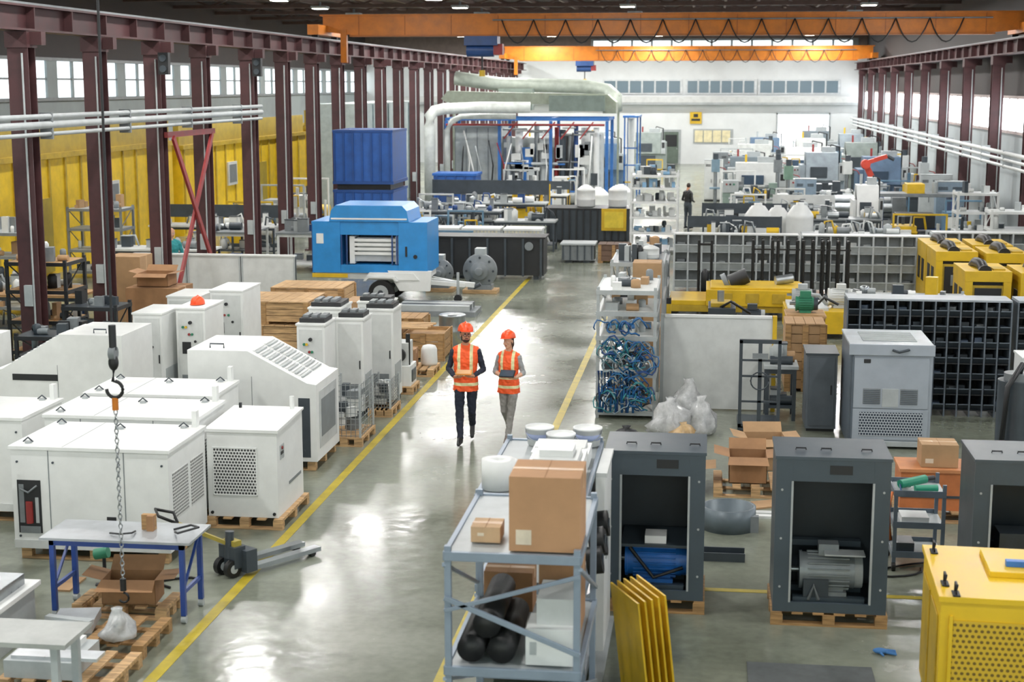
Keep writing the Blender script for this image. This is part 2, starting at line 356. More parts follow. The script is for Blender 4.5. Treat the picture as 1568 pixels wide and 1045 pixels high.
# ------------------------------------------------------------------ generic props
def pallet(b,x0,x1,y0,y1,z=0,mat=None):
    mat=mat or WOOD
    w=(y1-y0); 
    for i in range(3):
        yy=y0+(w-.1)*i/2; b.box(x0,x1,yy,yy+.1,z,z+.022,mat)
        for j in range(3):
            xx=x0+(x1-x0-.12)*j/2; b.box(xx,xx+.12,yy,yy+.1,z+.022,z+.1,mat)
    for j in range(3):
        xx=x0+(x1-x0-.12)*j/2; b.box(xx,xx+.12,y0,y1,z+.1,z+.118,mat)
    m=max(5,int((x1-x0)/.19))
    for j in range(m):
        xx=x0+(x1-x0-.11)*j/(m-1); b.box(xx,xx+.11,y0,y1,z+.118,z+.139,mat)
def carton(name,x0,x1,y0,y1,z0,z1,mat=CARD,open_=False,rz=0):
    b=MB()
    if not open_:
        b.box(x0,x1,y0,y1,z0,z1,mat); cy=(y0+y1)/2; b.box(x0-.002,x1+.002,cy-.03,cy+.03,z0+(z1-z0)*.75,z1+.002,M('#bf9a70',.4)); cx=(x0+x1)/2; b.box(cx-.002,cx+.002,y0-.001,y1,z1-.001,z1+.003,CAR2); b.box(x0+.05,x0+.05+(x1-x0)*.22,y0-.003,y0,z0+.05,z0+.05+(z1-z0)*.2,M('#d8cbb4',.7))
    else:
        t=.008
        b.box(x0,x1,y0,y1,z0,z0+t,mat); b.box(x0,x0+t,y0,y1,z0,z1,mat); b.box(x1-t,x1,y0,y1,z0,z1,mat); b.box(x0,x1,y0,y0+t,z0,z1,mat); b.box(x0,x1,y1-t,y1,z0,z1,mat)
        f=.2
        b.add([(x0,y0,z1),(x1,y0,z1),(x1+.02,y0-f,z1-.06),(x0-.02,y0-f,z1-.06)],[(0,1,2,3)],mat)
        b.add([(x0,y1,z1),(x1,y1,z1),(x1,y1+f*.7,z1+.12),(x0,y1+f*.7,z1+.12)],[(0,1,2,3)],mat)
        b.add([(x0,y0,z1),(x0,y1,z1),(x0-f,y1,z1+.05),(x0-f,y0,z1+.05)],[(0,1,2,3)],mat)
        b.add([(x1,y0,z1),(x1,y1,z1),(x1+f,y1,z1+.02),(x1+f,y0,z1+.02)],[(0,1,2,3)],mat)
    o=b.fin(name); o.rotation_euler[2]=rz; return o
def motor(b,cx,cy,z,L,r,mat,endm=None):
    endm=endm or mat
    b.cyl((cx-L/2,cy,z+r*1.25),(cx+L/2,cy,z+r*1.25),r,mat,18)
    for i in range(20):
        a=2*math.pi*i/20; p=Vector((0,math.cos(a),math.sin(a)))*r*1.06
        b.beam((cx-L*.4,cy+p.y,z+r*1.25+p.z),(cx+L*.4,cy+p.y,z+r*1.25+p.z),.012,.012,mat)
    b.cyl((cx+L/2,cy,z+r*1.25),(cx+L/2+.08,cy,z+r*1.25),r*.95,endm,18); b.cyl((cx-L/2-.03,cy,z+r*1.25),(cx-L/2,cy,z+r*1.25),r*1.08,mat,18)
    b.cyl((cx-L/2-.14,cy,z+r*1.25),(cx-L/2-.03,cy,z+r*1.25),.03,STL)
    b.box(cx-.1,cx+.1,cy-.08,cy+.08,z+r*2.2,z+r*2.2+.12,mat)
    b.box(cx-L*.35,cx+L*.35,cy-r*.9,cy+r*.9,z,z+.04,mat); b.box(cx-L*.3,cx+L*.3,cy-r*.6,cy+r*.6,z+.03,z+r*.6,mat)
# white cabinets on left
def wcab(name,x0,x1,y0,y1,z1,ext=True):
    b=MB(); z0=.14
    pallet(b,x0+.05,x1-.05,y0+.05,y1-.05)
    b.box(x0,x1,y0,y1,z0,z1-.02,WHT)
    b.box(x0-.02,x1+.02,y0-.02,y1+.02,z1-.035,z1+.005,WHT)
    b.box(x0,x1,y0-.015,y0,z0+.001,z0+.1,WH2)
    w=x1-x0
    for t in (.24,.72): b.box(x0+w*t-.006,x0+w*t+.006,y0-.004,y0+.001,z0+.1,z1-.04,MG)
    for t in (.04,.27,.69,.96): 
        for q in (.12,.85): b.cyl((x0+w*t,y0-.012,z0+(z1-z0)*q),(x0+w*t,y0,z0+(z1-z0)*q),.014,DG,8)
    b.box(x0+.06,x0+.34,y0-.006,y0+.002,z0+.18,z0+.8,DK); b.cyl((x0+.2,y0-.014,z0+.3),(x0+.2,y0-.014,z0+.55),.04,M('#8a2a28',.5) if ext else DG); b.box(x0+.08,x0+.32,y0-.012,y0-.004,z0+.18,z0+.26,MG); b.tube([(x0+.1,y0-.015,z0+.7),(x0+.2,y0-.03,z0+.66),(x0+.3,y0-.015,z0+.74)],.012,MG); b.box(x0+.08,x0+.14,y0-.01,y0-.004,z0+.3,z0+.75,MG); b.box(x0+.27,x0+.31,y0-.01,y0-.004,z0+.3,z0+.6,LG)
    b.box(x0+w*.6,x0+w*.66,y0-.008,y0,z0+.28,z0+.4,DK)
    b.box(x1,x1+.006,y0+.12,y0+(y1-y0)*.5,z0+.35,z0+.9,PERF); b.box(x1,x1+.006,y0+(y1-y0)*.58,y1-.1,z0+.35,z0+.9,PERF)
    b.box(x0+w*.33,x0+w*.336,y0,y1,z1+.004,z1+.008,LG)
    for (px,py) in ((x0+.12,y1-.12),(x1-.2,y1-.15),(x0+w*.5,y1-.3),(x0+.15,y0+.15)): b.cyl((px,py,z1),(px,py,z1+.03),.04,LG,10); b.tube([(px-.06,py,z1+.02),(px,py,z1+.07),(px+.06,py,z1+.02)],.01,DG,6)
    b.box(x1-.12,x1-.06,y1-.1,y1+.0,z1,z1+.2,WHT)
    return b.fin(name,.008)
wcab('generator_enclosure',-7.78,-5.93,16.08,17.35,1.33)
wcab('generator_enclosure',-8.05,-6.12,17.6,18.7,1.36)
wcab('generator_enclosure',-8.1,-6.35,18.95,20.05,1.36,False)
wcab('generator_enclosure',-9.1,-7.75,14.6,15.6,1.25,False)
wcab('generator_enclosure',-10.2,-8.3,17.5,18.7,1.33,False)
# cabinet with perforated vent
b=MB(); x0,x1,y0,y1=-6.0,-5.12,17.62,18.8; z0,z1=.14,1.22
pallet(b,x0-.02,x1+.06,y0-.05,y1+.05)
b.prism([(y0,z0),(y1,z0),(y1,z1+.03),(y0,z1-.01)],'x',x0,x1,WHT)
b.prism([(y0-.02,z1-.02),(y1+.02,z1+.03),(y1+.02,z1+.06),(y0-.02,z1+.02)],'x',x0-.02,x1+.02,WHT)
b.box(x0+.08,x0+.62,y0-.01,y0+.002,z0+.28,z0+.86,PERF)
for z in (.27,.86): b.box(x0+.07,x0+.63,y0-.016,y0,z0+z,z0+z+.015,WHT)
for x in (.07,.615): b.box(x0+x,x0+x+.015,y0-.016,y0,z0+.27,z0+.87,WHT)
b.cyl((x0+.05,y0-.015,z0+.05),(x0+.05,y0,z0+.05),.02,DK); b.cyl((x1-.05,y0-.015,z0+.05),(x1-.05,y0,z0+.05),.02,DK)
b.box(x1-.002,x1+.006,y0+.12,y0+.3,z0+.7,z0+.88,LG); b.box(x1,x1+.012,y0+.14,y0+.26,z0+.76,z0+.8,DK); b.cyl((x1,y0+.2,z0+.84),(x1+.02,y0+.2,z0+.84),.02,RED)
b.box(x1,x1+.006,y0+.5,y1-.12,z0+.3,z0+.34,MG); b.cyl((x0+.1,y1-.1,z1+.03),(x0+.1,y1-.1,z1+.12),.02,DK); b.cyl((x1-.1,y1-.1,z1+.03),(x1-.1,y1-.1,z1+.22),.03,WHT)
b.fin('compressor_cabinet',.008)
# sloped canopies
def canopy(name,x0,x1,y0,y1,hi,lo,flip=False):
    b=MB(); w=x1-x0
    P=[(0,.14),(w,.14),(w,lo),(w*.93,lo+.02),(w*.47,hi),(0,hi)]
    f=(lambda p:(x1-p[0],p[1])) if flip else (lambda p:(x0+p[0],p[1]))
    P=[f(p) for p in P]; 
    if flip: P=P[::-1]
    pallet(b,x0+.04,x1-.04,y0+.05,y1-.05)
    b.prism(P,'y',y0,y1,WHT)
    g=lambda t:f((w*(.5+.4*t),hi+(lo+.02-hi)*((.5+.4*t-.47)/.46)))
    for i in range(16):
        a=g(i/16)
        for q0,q1 in ((.1,.46),(.54,.9)):
            ya=y0+(y1-y0)*q0; yb=y0+(y1-y0)*q1
            b.beam((a[0],ya,a[1]+.012),(a[0],yb,a[1]+.012),.03,.02,LG if i%2 else WHT)
    xs=x1 if not flip else x0; q=.006 if not flip else -.006
    b.box(min(xs,xs+q),max(xs,xs+q),y0+.15,y1-.15,.3,lo-.12,M('#b9bdbd',.4)); q*=1.7
    b.box(min(xs,xs+q),max(xs,xs+q),y0+.25,y1-.25,.45,lo-.25,MG)
    b.box(x0+w*.5-.004,x0+w*.5+.004,y0-.004,y0,.2,lo+.1,MG)
    b.box(x0+w*.15,x0+w*.5,y0-.006,y0,.85,.95,DK) if flip else b.box(x0+w*.86,x0+w*.95,y0-.006,y0,.2,1.05,DG)
    for t in (.1,.9): b.cyl((x0+w*t,y0-.012,.3),(x0+w*t,y0,.3),.016,DG,8)
    hx=f((w*.2,0))[0]; b.tube([(hx-.1,y0+.2,hi),(hx-.1,y0+.2,hi+.06),(hx+.1,y0+.2,hi+.06),(hx+.1,y0+.2,hi)],.012,DG,6)
    return b.fin(name,.006)
canopy('generator_canopy',-7.2,-5.36,20.45,21.75,1.70,1.24)
canopy('generator_canopy',-10.95,-8.85,22.2,23.5,1.58,1.0,True)
canopy('generator_canopy',-13.2,-11.3,22.4,23.6,1.4,1.0,True)
# control cabinets
def ctrl(name,x0,x1,y0,y1,z1,btn=True):
    b=MB(); b.box(x0+.02,x1-.02,y0+.02,y1-.02,0,.1,DG); b.box(x0,x1,y0,y1,.1,z1,WHT); b.box(x0-.015,x1+.015,y0-.015,y1+.015,z1-.002,z1+.03,WHT)
    b.box(x0+.04,x1-.04,y0-.01,y0,.16,z1-.06,WH2); b.box(x1-.07,x1-.05,y0-.025,y0-.01,z1*.5,z1*.5+.14,DK)
    if btn:
        for i,c in enumerate((GRN,RED,DK,YEL,GRN)):
            xx=x0+.12+(x1-x0-.24)*((i*2)%5)/5; b.cyl((xx,y0-.03,z1-.3-.12*(i%3)),(xx,y0-.008,z1-.3-.12*(i%3)),.022,c,10)
        b.box(x0+.1,x0+.25,y0-.02,y0-.008,z1-.75,z1-.55,DK); b.cyl(((x0+x1)/2,y0-.05,z1-.22),((x0+x1)/2,y0-.01,z1-.22),.03,DK,10)
    b.box(x0+.08,x1-.08,y0-.014,y0-.008,.3,.55,MG); b.box(x1,x1+.008,y0+.1,y1-.1,.3,.7,LG)
    return b.fin(name,.006)
ctrl('control_cabinet',-9.4,-8.9,24.1,25.1,1.62); ctrl('control_cabinet',-8.8,-8.3,24.5,25.5,1.66); ctrl('control_cabinet',-8.8,-8.2,26.3,27.4,1.72); ctrl('control_cabinet',-9.6,-9.0,26.3,27.3,1.6,False)
def helmet_mb(b,c,s=1,mat=None,rot=None):
    mat=mat or HOR; c=Vector(c)
    pr=[(.128,0),(.127,.02),(.122,.05),(.108,.085),(.08,.115),(.045,.132),(.004,.138)]
    b.lathe([(r*s,z*s) for r,z in pr],c,mat,24,.95,1.1,rot)
    rr=rot if rot is not None else Matrix.Identity(3)
    b.ell(c+rr@Vector((0,-.055*s,.004*s)),(.112*s,.145*s,.009*s),mat,rr,24,6)
    b.tube([c+rr@Vector((0,y*s,z*s+.004*s)) for y,z in ((-.136,.02),(-.125,.07),(-.085,.115),(0,.14),(.085,.115),(.125,.07),(.136,.02))],.011*s,mat,8)
HOR=M('#f4511e',.3,0,.03)
b=MB(); helmet_mb(b,(-8.55,24.9,1.70)); b.fin('hard_hat')
# row by the yellow line
for i,(x0,x1,y0,y1,z1) in enumerate(((-6.4,-5.95,23.3,24.0,1.62),(-5.95,-5.5,24.05,24.7,1.6),(-6.6,-6.05,24.8,25.6,1.66),(-5.7,-5.2,25.0,25.7,1.62),(-6.2,-5.6,26.7,27.3,1.5))):
    o=ctrl('electrical_cabinet',x0,x1,y0,y1,z1,i%2==0)
    b=MB(); b.box(x0+.02,x1-.02,y0+.1,y1-.1,z1+.032,z1+.1,DK); 
    for k in range(3): b.box(x0+.05+k*.14,x0+.14+k*.14,y0+.2,y1-.2,z1+.1,z1+.14,MG)
    b.fin('cable_tray')
def cage(name,x0,x1,y0,y1,z1):
    b=MB(); pallet(b,x0-.03,x1+.03,y0-.03,y1+.03)
    for x in (x0,x1):
        for y in (y0,y1): b.box(x-.015,x+.015,y-.015,y+.015,.14,z1,LG)
    n=9
    for i in range(n+1):
        z=.16+(z1-.18)*i/n
        b.box(x0,x1,y0-.004,y0+.004,z,z+.008,STL); b.box(x1-.004,x1+.004,y0,y1,z,z+.008,STL); b.box(x0-.004,x0+.004,y0,y1,z,z+.008,STL)
    for i in range(8):
        x=x0+(x1-x0)*i/7; b.box(x-.004,x+.004,y0-.004,y0+.004,.14,z1,STL); y=y0+(y1-y0)*i/7; b.box(x1-.004,x1+.004,y-.004,y+.004,.14,z1,STL)
    for i in range(16):
        cx,cy=U(x0+.1,x1-.1),U(y0+.1,y1-.1); b.cb((cx,cy,U(.2,z1-.15)),(U(.06,.2),U(.06,.2),U(.05,.18)),random.choice((DG,LG,WHT,MG,WH2)),Matrix.Rotation(U(0,3),3,'Z'))
    return b.fin(name)
cage('wire_mesh_container',-5.6,-5.1,22.0,22.9,.95); cage('wire_mesh_container',-5.42,-5.08,24.1,24.8,.62); cage('wire_mesh_container',-6.3,-5.75,22.1,23.1,1.0)
def pumpunit(name,x0,x1,y0,y1):
    b=MB(); pallet(b,x0,x1,y0,y1); b.box(x0+.05,x1-.05,y0+.05,y1-.05,.139,.5,WHT); b.box(x0+.1,x1-.1,y0+.1,y1-.1,.5,.9,WH2); b.cyl(((x0+x1)/2,y0+.05,.7),((x0+x1)/2,y0-.02,.7),.12,DK); b.box(x0+.1,x0+.2,y0+.3,y1-.2,.9,1.1,DG); b.cyl((x1-.12,y0+.2,.5),(x1-.12,y0+.2,1.05),.04,BLK); b.box(x1-.05,x1-.035,y0+.15,y1-.15,.2,.42,DG)
    return b.fin(name,.006)
pumpunit('pump_unit',-5.55,-5.06,25.95,26.6); 
def crate(name,x0,x1,y0,y1,z0,z1,mat=WOOD,lid=True):
    b=MB(); n=max(3,int((z1-z0)/.16)); hgt=(z1-z0-.06)/n
    for i in range(n):
        z=z0+.06+hgt*i
        b.box(x0,x1,y0,y0+.025,z,z+hgt-.012,mat); b.box(x0,x1,y1-.025,y1,z,z+hgt-.012,mat); b.box(x0,x0+.025,y0+.025,y1-.025,z,z+hgt-.012,mat); b.box(x1-.025,x1,y0+.025,y1-.025,z,z+hgt-.012,mat)
    for x in (x0,(x0+x1)/2-.05,x1-.1): b.box(x,x+.1,y0-.025,y0,z0,z1,WOD2)
    for y in (y0,y1-.1): b.box(x1,x1+.025,y,y+.1,z0,z1,WOD2)
    for x in (x0+.05,(x0+x1)/2,x1-.15): b.box(x,x+.1,y0,y1,z0,z0+.06,WOD2)
    if lid:
        m=max(4,int((x1-x0)/.2))
        for i in range(m): xx=x0+(x1-x0)*i/m; b.box(xx,xx+(x1-x0)/m-.01,y0-.03,y1+.03,z1,z1+.025,mat)
    else: b.box(x0+.02,x1-.02,y0+.02,y1-.02,z1-.1,z1-.08,WOD2)
    return b.fin(name)
crate('wooden_crate',-9.95,-8.1,30.1,31.4,0,.5); crate('wooden_crate',-9.9,-8.03,30.15,31.6,.53,.98); crate('wooden_crate',-9.4,-7.8,32.2,33.4,0,1.0)
b=MB(); 
for i in range(5): b.box(-7.95,-7.5,30.1,30.9,.0+i*.19,.16+i*.19,DG if i%2 else DK)
b.box(-7.9,-7.55,30.15,30.85,.0,.92,DK); b.fin('rubber_block_stack')
carton('cardboard_box',-7.5,-6.9,31.0,31.9,0,.9); 
carton('cardboard_box',-13.6,-12.8,33.4,34.2,0,1.5); carton('cardboard_box',-12.7,-11.5,32.2,33.2,.0,.95,CAR2); carton('cardboard_box',-12.5,-11.8,32.4,33.0,.96,1.25,CAR2,True)
# white partition
b=MB()
for i in range(3):
    x0=-14.1+i*1.38; b.box(x0,x0+1.36,36.35,36.42,.05,1.22,WH2); b.box(x0,x0+.04,36.33,36.46,0,1.23,LG); b.box(x0+1.32,x0+1.36,36.33,36.46,0,1.23,LG)
b.box(-14.1,-9.97,36.32,36.47,1.22,1.26,WHT); b.fin('partition_panels')
b=MB(); pallet(b,-5.72,-5.0,27.6,28.4); b.fin('wooden_pallet')
carton('cardboard_box',-5.7,-5.36,27.65,28.05,.145,.5,CAR2,False,.0); 
b=MB(); b.lathe([(.15,0),(.16,.05),(.15,.3),(.12,.36),(.05,.38)],(-5.17,28.15,.145),WHT); b.fin('plastic_canister')
crate('wooden_crate',-6.75,-5.95,29.0,30.0,0,.62,WOOD,False); crate('wooden_crate',-5.9,-5.1,29.3,30.3,0,.55,WOD2,False)
crate('wooden_crate',-6.6,-5.9,31.4,32.2,0,.5,WOD2)
b=MB(); 
for i in range(4): b.box(-6.7+.05*i,-5.4+.02*i,29.2+.2*i,29.32+.2*i,.645,.675,WOOD)
b.fin('timber_boards')
b=MB(); b.lathe([(.27,0),(.28,.02),(.28,.28),(.29,.3),(.28,.32),(.28,.6),(.29,.62),(.27,.64)],(-5.25,31.3,0),STL,24); b.fin('steel_drum')
# ------------------------------------------------------------------ blue mobile compressor trailer
b=MB(); x0,x1,y0,y1=-9.7,-6.8,36.9,38.5
BL=M('#2484cb',.35,0,.05)
b.box(x0+.05,x1-.05,y0+.1,y1-.1,.62,.78,WHT)
b.prism([(x0+1.3,.62),(x0+1.45,.8),(x0+2.55,.8),(x0+2.7,.62)],'y',y0-.05,y0+.12,WHT)
b.prism([(x0+2.2,.35),(x0+2.95,.35),(x0+3.0,.85),(x0+1.9,.85)],'y',y0-.02,y0+.12,WHT)
for sx in (x0,x1-.72): b.box(sx,sx+.72,y0,y1,.78,2.05,BL); 
b.box(x0+.72,x1-.72,y0+.02,y1,.78,.98,BL); b.box(x0+.72,x1-.72,y0+.02,y1,1.72,2.04,BL); b.box(x0+.72,x1-.72,y0+.75,y1-.05,.98,1.72,DK)
b.prism([(x0+.45,2.05),(x1-.45,2.05),(x1-.5,2.32),(x1-.62,2.45),(x0+.62,2.45),(x0+.5,2.32)],'y',y0-.02,y1,BL)
b.box(x0+.5,x1-.5,y0-.03,y0,2.1,2.14,WHT)
b.box(x0+1.0,x0+2.15,y0+.2,y0+.7,1.05,1.2,WH2); b.box(x0+.93,x0+1.06,y0+.1,y0+.6,1.0,1.68,WHT); b.box(x0+2.08,x0+2.22,y0+.1,y0+.6,1.0,1.68,WHT)
for i in range(4): b.box(x0+1.05,x0+2.1,y0+.08,y0+.16,1.22+i*.11,1.29+i*.11,WHT)
b.box(x0+1.1,x0+2.05,y0+.2,y0+.6,1.2,1.64,WH2)
for sx in (x0+.73,x0+.86,x0+2.0,x1-.78): b.box(sx,sx+.035,y0+.01,y0+.06,.98,1.72,DBL)
b.box(x0+.12,x0+.3,y0-.01,y0,1.5,1.75,WHT); b.cyl((x1-.3,y0-.02,1.2),(x1-.3,y0,1.2),.05,DK); b.box(x1-.55,x1-.5,y0-.02,y0,1.2,1.45,DK)
b.box(x0,x0+.9,y0-.02,y0,.66,.76,YEL); b.box(x0,x0+.02,y0-.01,y0+.01,.8,2.0,DBL)
for xx in (x0+1.75,):
    for yy in (y0-.02,y1-.1):
        b.cyl((xx,yy-.12,.31),(xx,yy+.12,.31),.31,RUB,28); b.cyl((xx,yy-.13,.31),(xx,yy-.1,.31),.19,LG,20); b.cyl((xx,yy-.15,.31),(xx,yy-.12,.31),.07,DG,12)
b.prism([(x0+1.32,.6),(x0+1.4,.72),(x0+2.1,.72),(x0+2.18,.6),(x0+2.12,.6),(x0+2.05,.67),(x0+1.45,.67),(x0+1.38,.6)],'y',y0-.16,y0+.15,WHT)
b.beam((x1-.4,37.7,.55),(-5.75,37.7,.42),.12,.12,WHT); b.beam((x1-.3,37.2,.55),(-6.0,37.65,.42),.08,.1,WHT); b.beam((x1-.3,38.2,.55),(-6.0,37.75,.42),.08,.1,WHT)
b.cyl((-6.15,37.55,.0),(-6.15,37.55,.75),.035,LG); b.cyl((-6.15,37.48,.1),(-6.15,37.62,.1),.1,DK); b.cyl((-5.78,37.7,.35),(-5.6,37.7,.45),.05,DG)
b.fin('mobile_compressor_trailer',.02)
def hub(name,cx,cy,r):
    b=MB(); z=r+.14
    b.lathe([(r,-.06),(r,.04),(r*.9,.06),(r*.55,.08),(r*.5,.2),(r*.25,.22),(r*.22,.3)],(cx,cy,z),MG,26,1,1,Matrix.Rotation(math.pi/2,3,'X'))
    for i in range(8): a=i*math.pi/4; b.cyl((cx+r*.78*math.cos(a),cy-.09,z+r*.78*math.sin(a)),(cx+r*.78*math.cos(a),cy-.03,z+r*.78*math.sin(a)),r*.07,DG,8)
    b.box(cx-r*.7,cx+r*.7,cy-.1,cy+.35,.1,.22,MG); b.box(cx-r*.4,cx+r*.4,cy,cy+.4,.2,z+r*.5,MG); b.box(cx-r*.3,cx+r*.3,cy-.05,cy+.3,z+r*.5,z+r*1.3,LG); b.box(cx-r,cx+r,cy-.15,cy+.45,0,.1,WOOD)
    b.fin(name,.008)
hub('gearbox_casting',-6.95,39.5,.36); hub('gearbox_casting',-5.85,39.3,.45)
b=MB()
for i in range(5): b.box(-7.3,-5.35,35.1+i*.22,35.28+i*.22,.0,.12,MG)
for i in range(4): b.box(-7.2,-5.5,35.15+i*.24,35.33+i*.24,.12,.25,DG if i%2 else LG)
b.fin('steel_bar_stack')
def bench(name,x0,x1,y0,y1,z,top,leg,sh=True,items=0,cols=None,backh=0):
    b=MB(); b.box(x0,x1,y0,y1,z-.05,z,top)
    n=max(2,int((x1-x0)/1.3)+1)
    for i in range(n):
        xx=x0+.03+(x1-x0-.12)*i/(n-1)
        for yy in (y0+.03,y1-.09): b.box(xx,xx+.06,yy,yy+.06,0,z-.05,leg)
    if sh: b.box(x0+.04,x1-.04,y0+.05,y1-.05,.2,.24,leg)
    b.box(x0+.05,x1-.05,y0+.04,y0+.07,z-.13,z-.05,leg)
    if backh: 
        b.box(x0,x0+.05,y1-.05,y1,z,z+backh,leg); b.box(x1-.05,x1,y1-.05,y1,z,z+backh,leg); b.box(x0,x1,y1-.04,y1-.01,z+backh*.3,z+backh-.01,leg)
    cols=cols or (WHT,LG,DG,DBL,MG,STL)
    for k in range(items):
        lv=z if (k%3 or not sh) else .24
        cx=U(x0+.2,x1-.2);cy=U(y0+.15,y1-.2); c=random.choice(cols); t=random.random()
        if t<.4: w=U(.1,.3); hh=U(.08,.4); b.box(cx-w/2,cx+w/2,cy-.1,cy+.1,lv,lv+hh,c); b.box(cx-w/2-.01,cx+w/2+.01,cy-.11,cy+.11,lv+hh,lv+hh+.02,DG if c!=DG else LG)
        elif t<.65: r=U(.05,.13); hh=U(.12,.4); b.lathe([(r,0),(r,hh*.8),(r*.5,hh*.95),(r*.3,hh)],(cx,cy,lv),c,12)
        elif t<.8: a=U(0,3); b.tube([(cx-.15,cy,lv+.02),(cx-.1,cy+.05*math.cos(a),lv+U(.2,.45)),(cx+.1,cy,lv+U(.2,.4)),(cx+.2,cy,lv+.02)],.03,c)
        else: r=U(.06,.12); b.cyl((cx-.18,cy,lv+r),(cx+.18,cy,lv+r),r,c)
    return b.fin(name)
b=MB(); b.box(-7.6,-4.5,42.2,43.2,.12,1.15,DK); b.box(-7.65,-4.45,42.15,43.25,1.15,1.2,BLK)
for i in range(7): b.box(-7.6+i*.5,-7.54+i*.5,42.14,42.2,.1,1.15,DG)
for x in (-7.4,-6.1,-4.8): b.box(x,x+.15,42.3,43.1,0,.12,DG)
b.cyl((-4.9,42.1,.95),(-4.9,42.16,.95),.12,MG); b.fin('machine_bed')
bench('workbench',-14.9,-13.1,43.1,44.9,1.15,MG,WH2,True,18); bench('workbench',-12.4,-10.8,43.1,44.6,1.15,MG,WH2,True,18)
def radiators(x0,y0,n,h,c):
    b=MB()
    for k in range(n):
        a=x0+k*1.28
        b.box(a,a+1.15,y0,y0+.8,.1,h,WH2)
        for i in range(10): b.box(a+.03+i*.11,a+.08+i*.11,y0-.06,y0,.15,h-.02,c)
        b.box(a-.02,a+1.17,y0-.05,y0+.85,h,h+.06,WHT)
    b.box(x0,x0+n*1.28-.1,y0+.02,y0+.78,0,.1,DG); b.fin('radiator_row')
radiators(-10.1,46.3,1,1.1,WH2); radiators(-8.7,46.2,3,1.0,M('#d9d3bd',.5))
bench('workbench',-10.3,-7.2,53.2,54.4,1.0,MG,DG,True,28); bench('workbench',-6.9,-4.9,49.5,50.5,1.0,LG,DG,True,20,(WHT,WHT,LG,DG)); bench('workbench',-10.5,-6,57,58.2,1.0,LG,DG,True,36,None,.8)
bench('workbench',-9.8,-5.6,61.5,62.7,1.0,WH2,DG,True,32,(WHT,LG,DG,DBL,STL,YEL),.5)
# items at aisle end
crate('wooden_crate',-3.3,-2.35,46.6,47.4,0,.55,M('#6e5647',.8)); 
b=MB(); b.box(-4.4,-3.42,46.5,47.4,.08,.56,MG); b.box(-4.45,-3.37,46.45,47.45,.55,.6,LG); b.box(-4.3,-4.1,46.6,47.3,0,.08,DG); b.box(-3.75,-3.55,46.6,47.3,0,.08,DG)
for i in range(5): b.box(-4.38+i*.22,-4.34+i*.22,46.46,46.5,.1,.55,DG)
b.fin('metal_parts_bin')
b=MB(); b.box(-5.5,-2.65,52.5,53.9,.1,1.15,DG); b.box(-5.55,-2.6,52.45,53.95,1.15,1.2,DK)
for i in range(12): b.box(-5.45+i*.24,-5.4+i*.24,52.42,52.5,.12,1.15,DK)
b.box(-5.4,-2.7,52.6,53.8,0,.1,DK); b.fin('dark_skip_container')
b=MB(); b.box(-3.6,-2.75,52.35,52.4,.45,1.2,YEL); b.box(-3.5,-2.85,52.34,52.35,.55,1.1,M('#e6c93a',.5)); b.box(-3.3,-3.25,52.3,52.4,0,.45,DK); b.fin('yellow_board')
def tank(name,cx,cy,z,r,h,mat=WHT):
    b=MB(); b.lathe([(r*.96,0),(r,.04),(r,h*.3),(r*1.03,h*.33),(r,h*.36),(r,h*.72),(r*1.03,h*.75),(r*.95,h*.8),(r*.5,h*.95),(r*.3,h*.96),(r*.3,h),(.01,h)],(cx,cy,z),mat,20); return b.fin(name)
tank('plastic_tank',-4.2,53.2,1.21,.32,.75); tank('plastic_tank',-3.1,53.2,1.21,.32,.75)
def rack(name,x0,x1,y0,y1,H,levels,post,shelf,items=6,cols=None,brace=True,seed=1,pr=.04,itemh=.35):
    b=MB(); rr=random.Random(seed)
    for x in (x0,x1-pr):
        for y in (y0,y1-pr): b.box(x,x+pr,y,y+pr,0,H,post)
    for z in levels: 
        b.box(x0,x1,y0,y1,z-.02,z,shelf); b.box(x0,x1,y0-.01,y0+.02,z-.07,z+.001,post); b.box(x0,x1,y1-.02,y1+.01,z-.07,z+.001,post); b.box(x0-.01,x0+.02,y0,y1,z-.07,z+.001,post); b.box(x1-.02,x1+.01,y0,y1,z-.07,z+.001,post)
    if brace:
        for i in range(len(levels)-1):
            b.beam((x1-pr/2,y0,levels[i]),(x1-pr/2,y1,levels[i+1]),.02,.02,post); b.beam((x0+pr/2,y0,levels[i+1]),(x0+pr/2,y1,levels[i]),.02,.02,post)
    cols=cols or (WHT,LG,DG,DBL,CARD,WH2)
    for z in levels:
        for k in range(items):
            cx=rr.uniform(x0+.15,x1-.15);cy=rr.uniform(y0+.12,y1-.15);c=rr.choice(cols);t=rr.random();hh=rr.uniform(.08,itemh);w=rr.uniform(.08,.22)
            if t<.5: b.cb((cx,cy,z+hh/2),(w,rr.uniform(.1,.25),hh),c,Matrix.Rotation(rr.uniform(-.3,.3),3,'Z'))
            elif t<.8: b.lathe([(w*.5,0),(w*.5,hh*.85),(w*.3,hh)],(cx,cy,z),c,10)
            else: b.cyl((cx-w/2,cy,z+.06),(cx+w/2,cy,z+.06),.06,c,10)
    return b.fin(name)
rack('white_parts_rack',-2.5,-.95,49.8,51.0,2.6,(.15,.65,1.15,1.65,2.1,2.5),WHT,WH2,18,(WHT,WHT,WH2,LG,M('#7fa8c8',.5),DG),True,3,.06,.32)
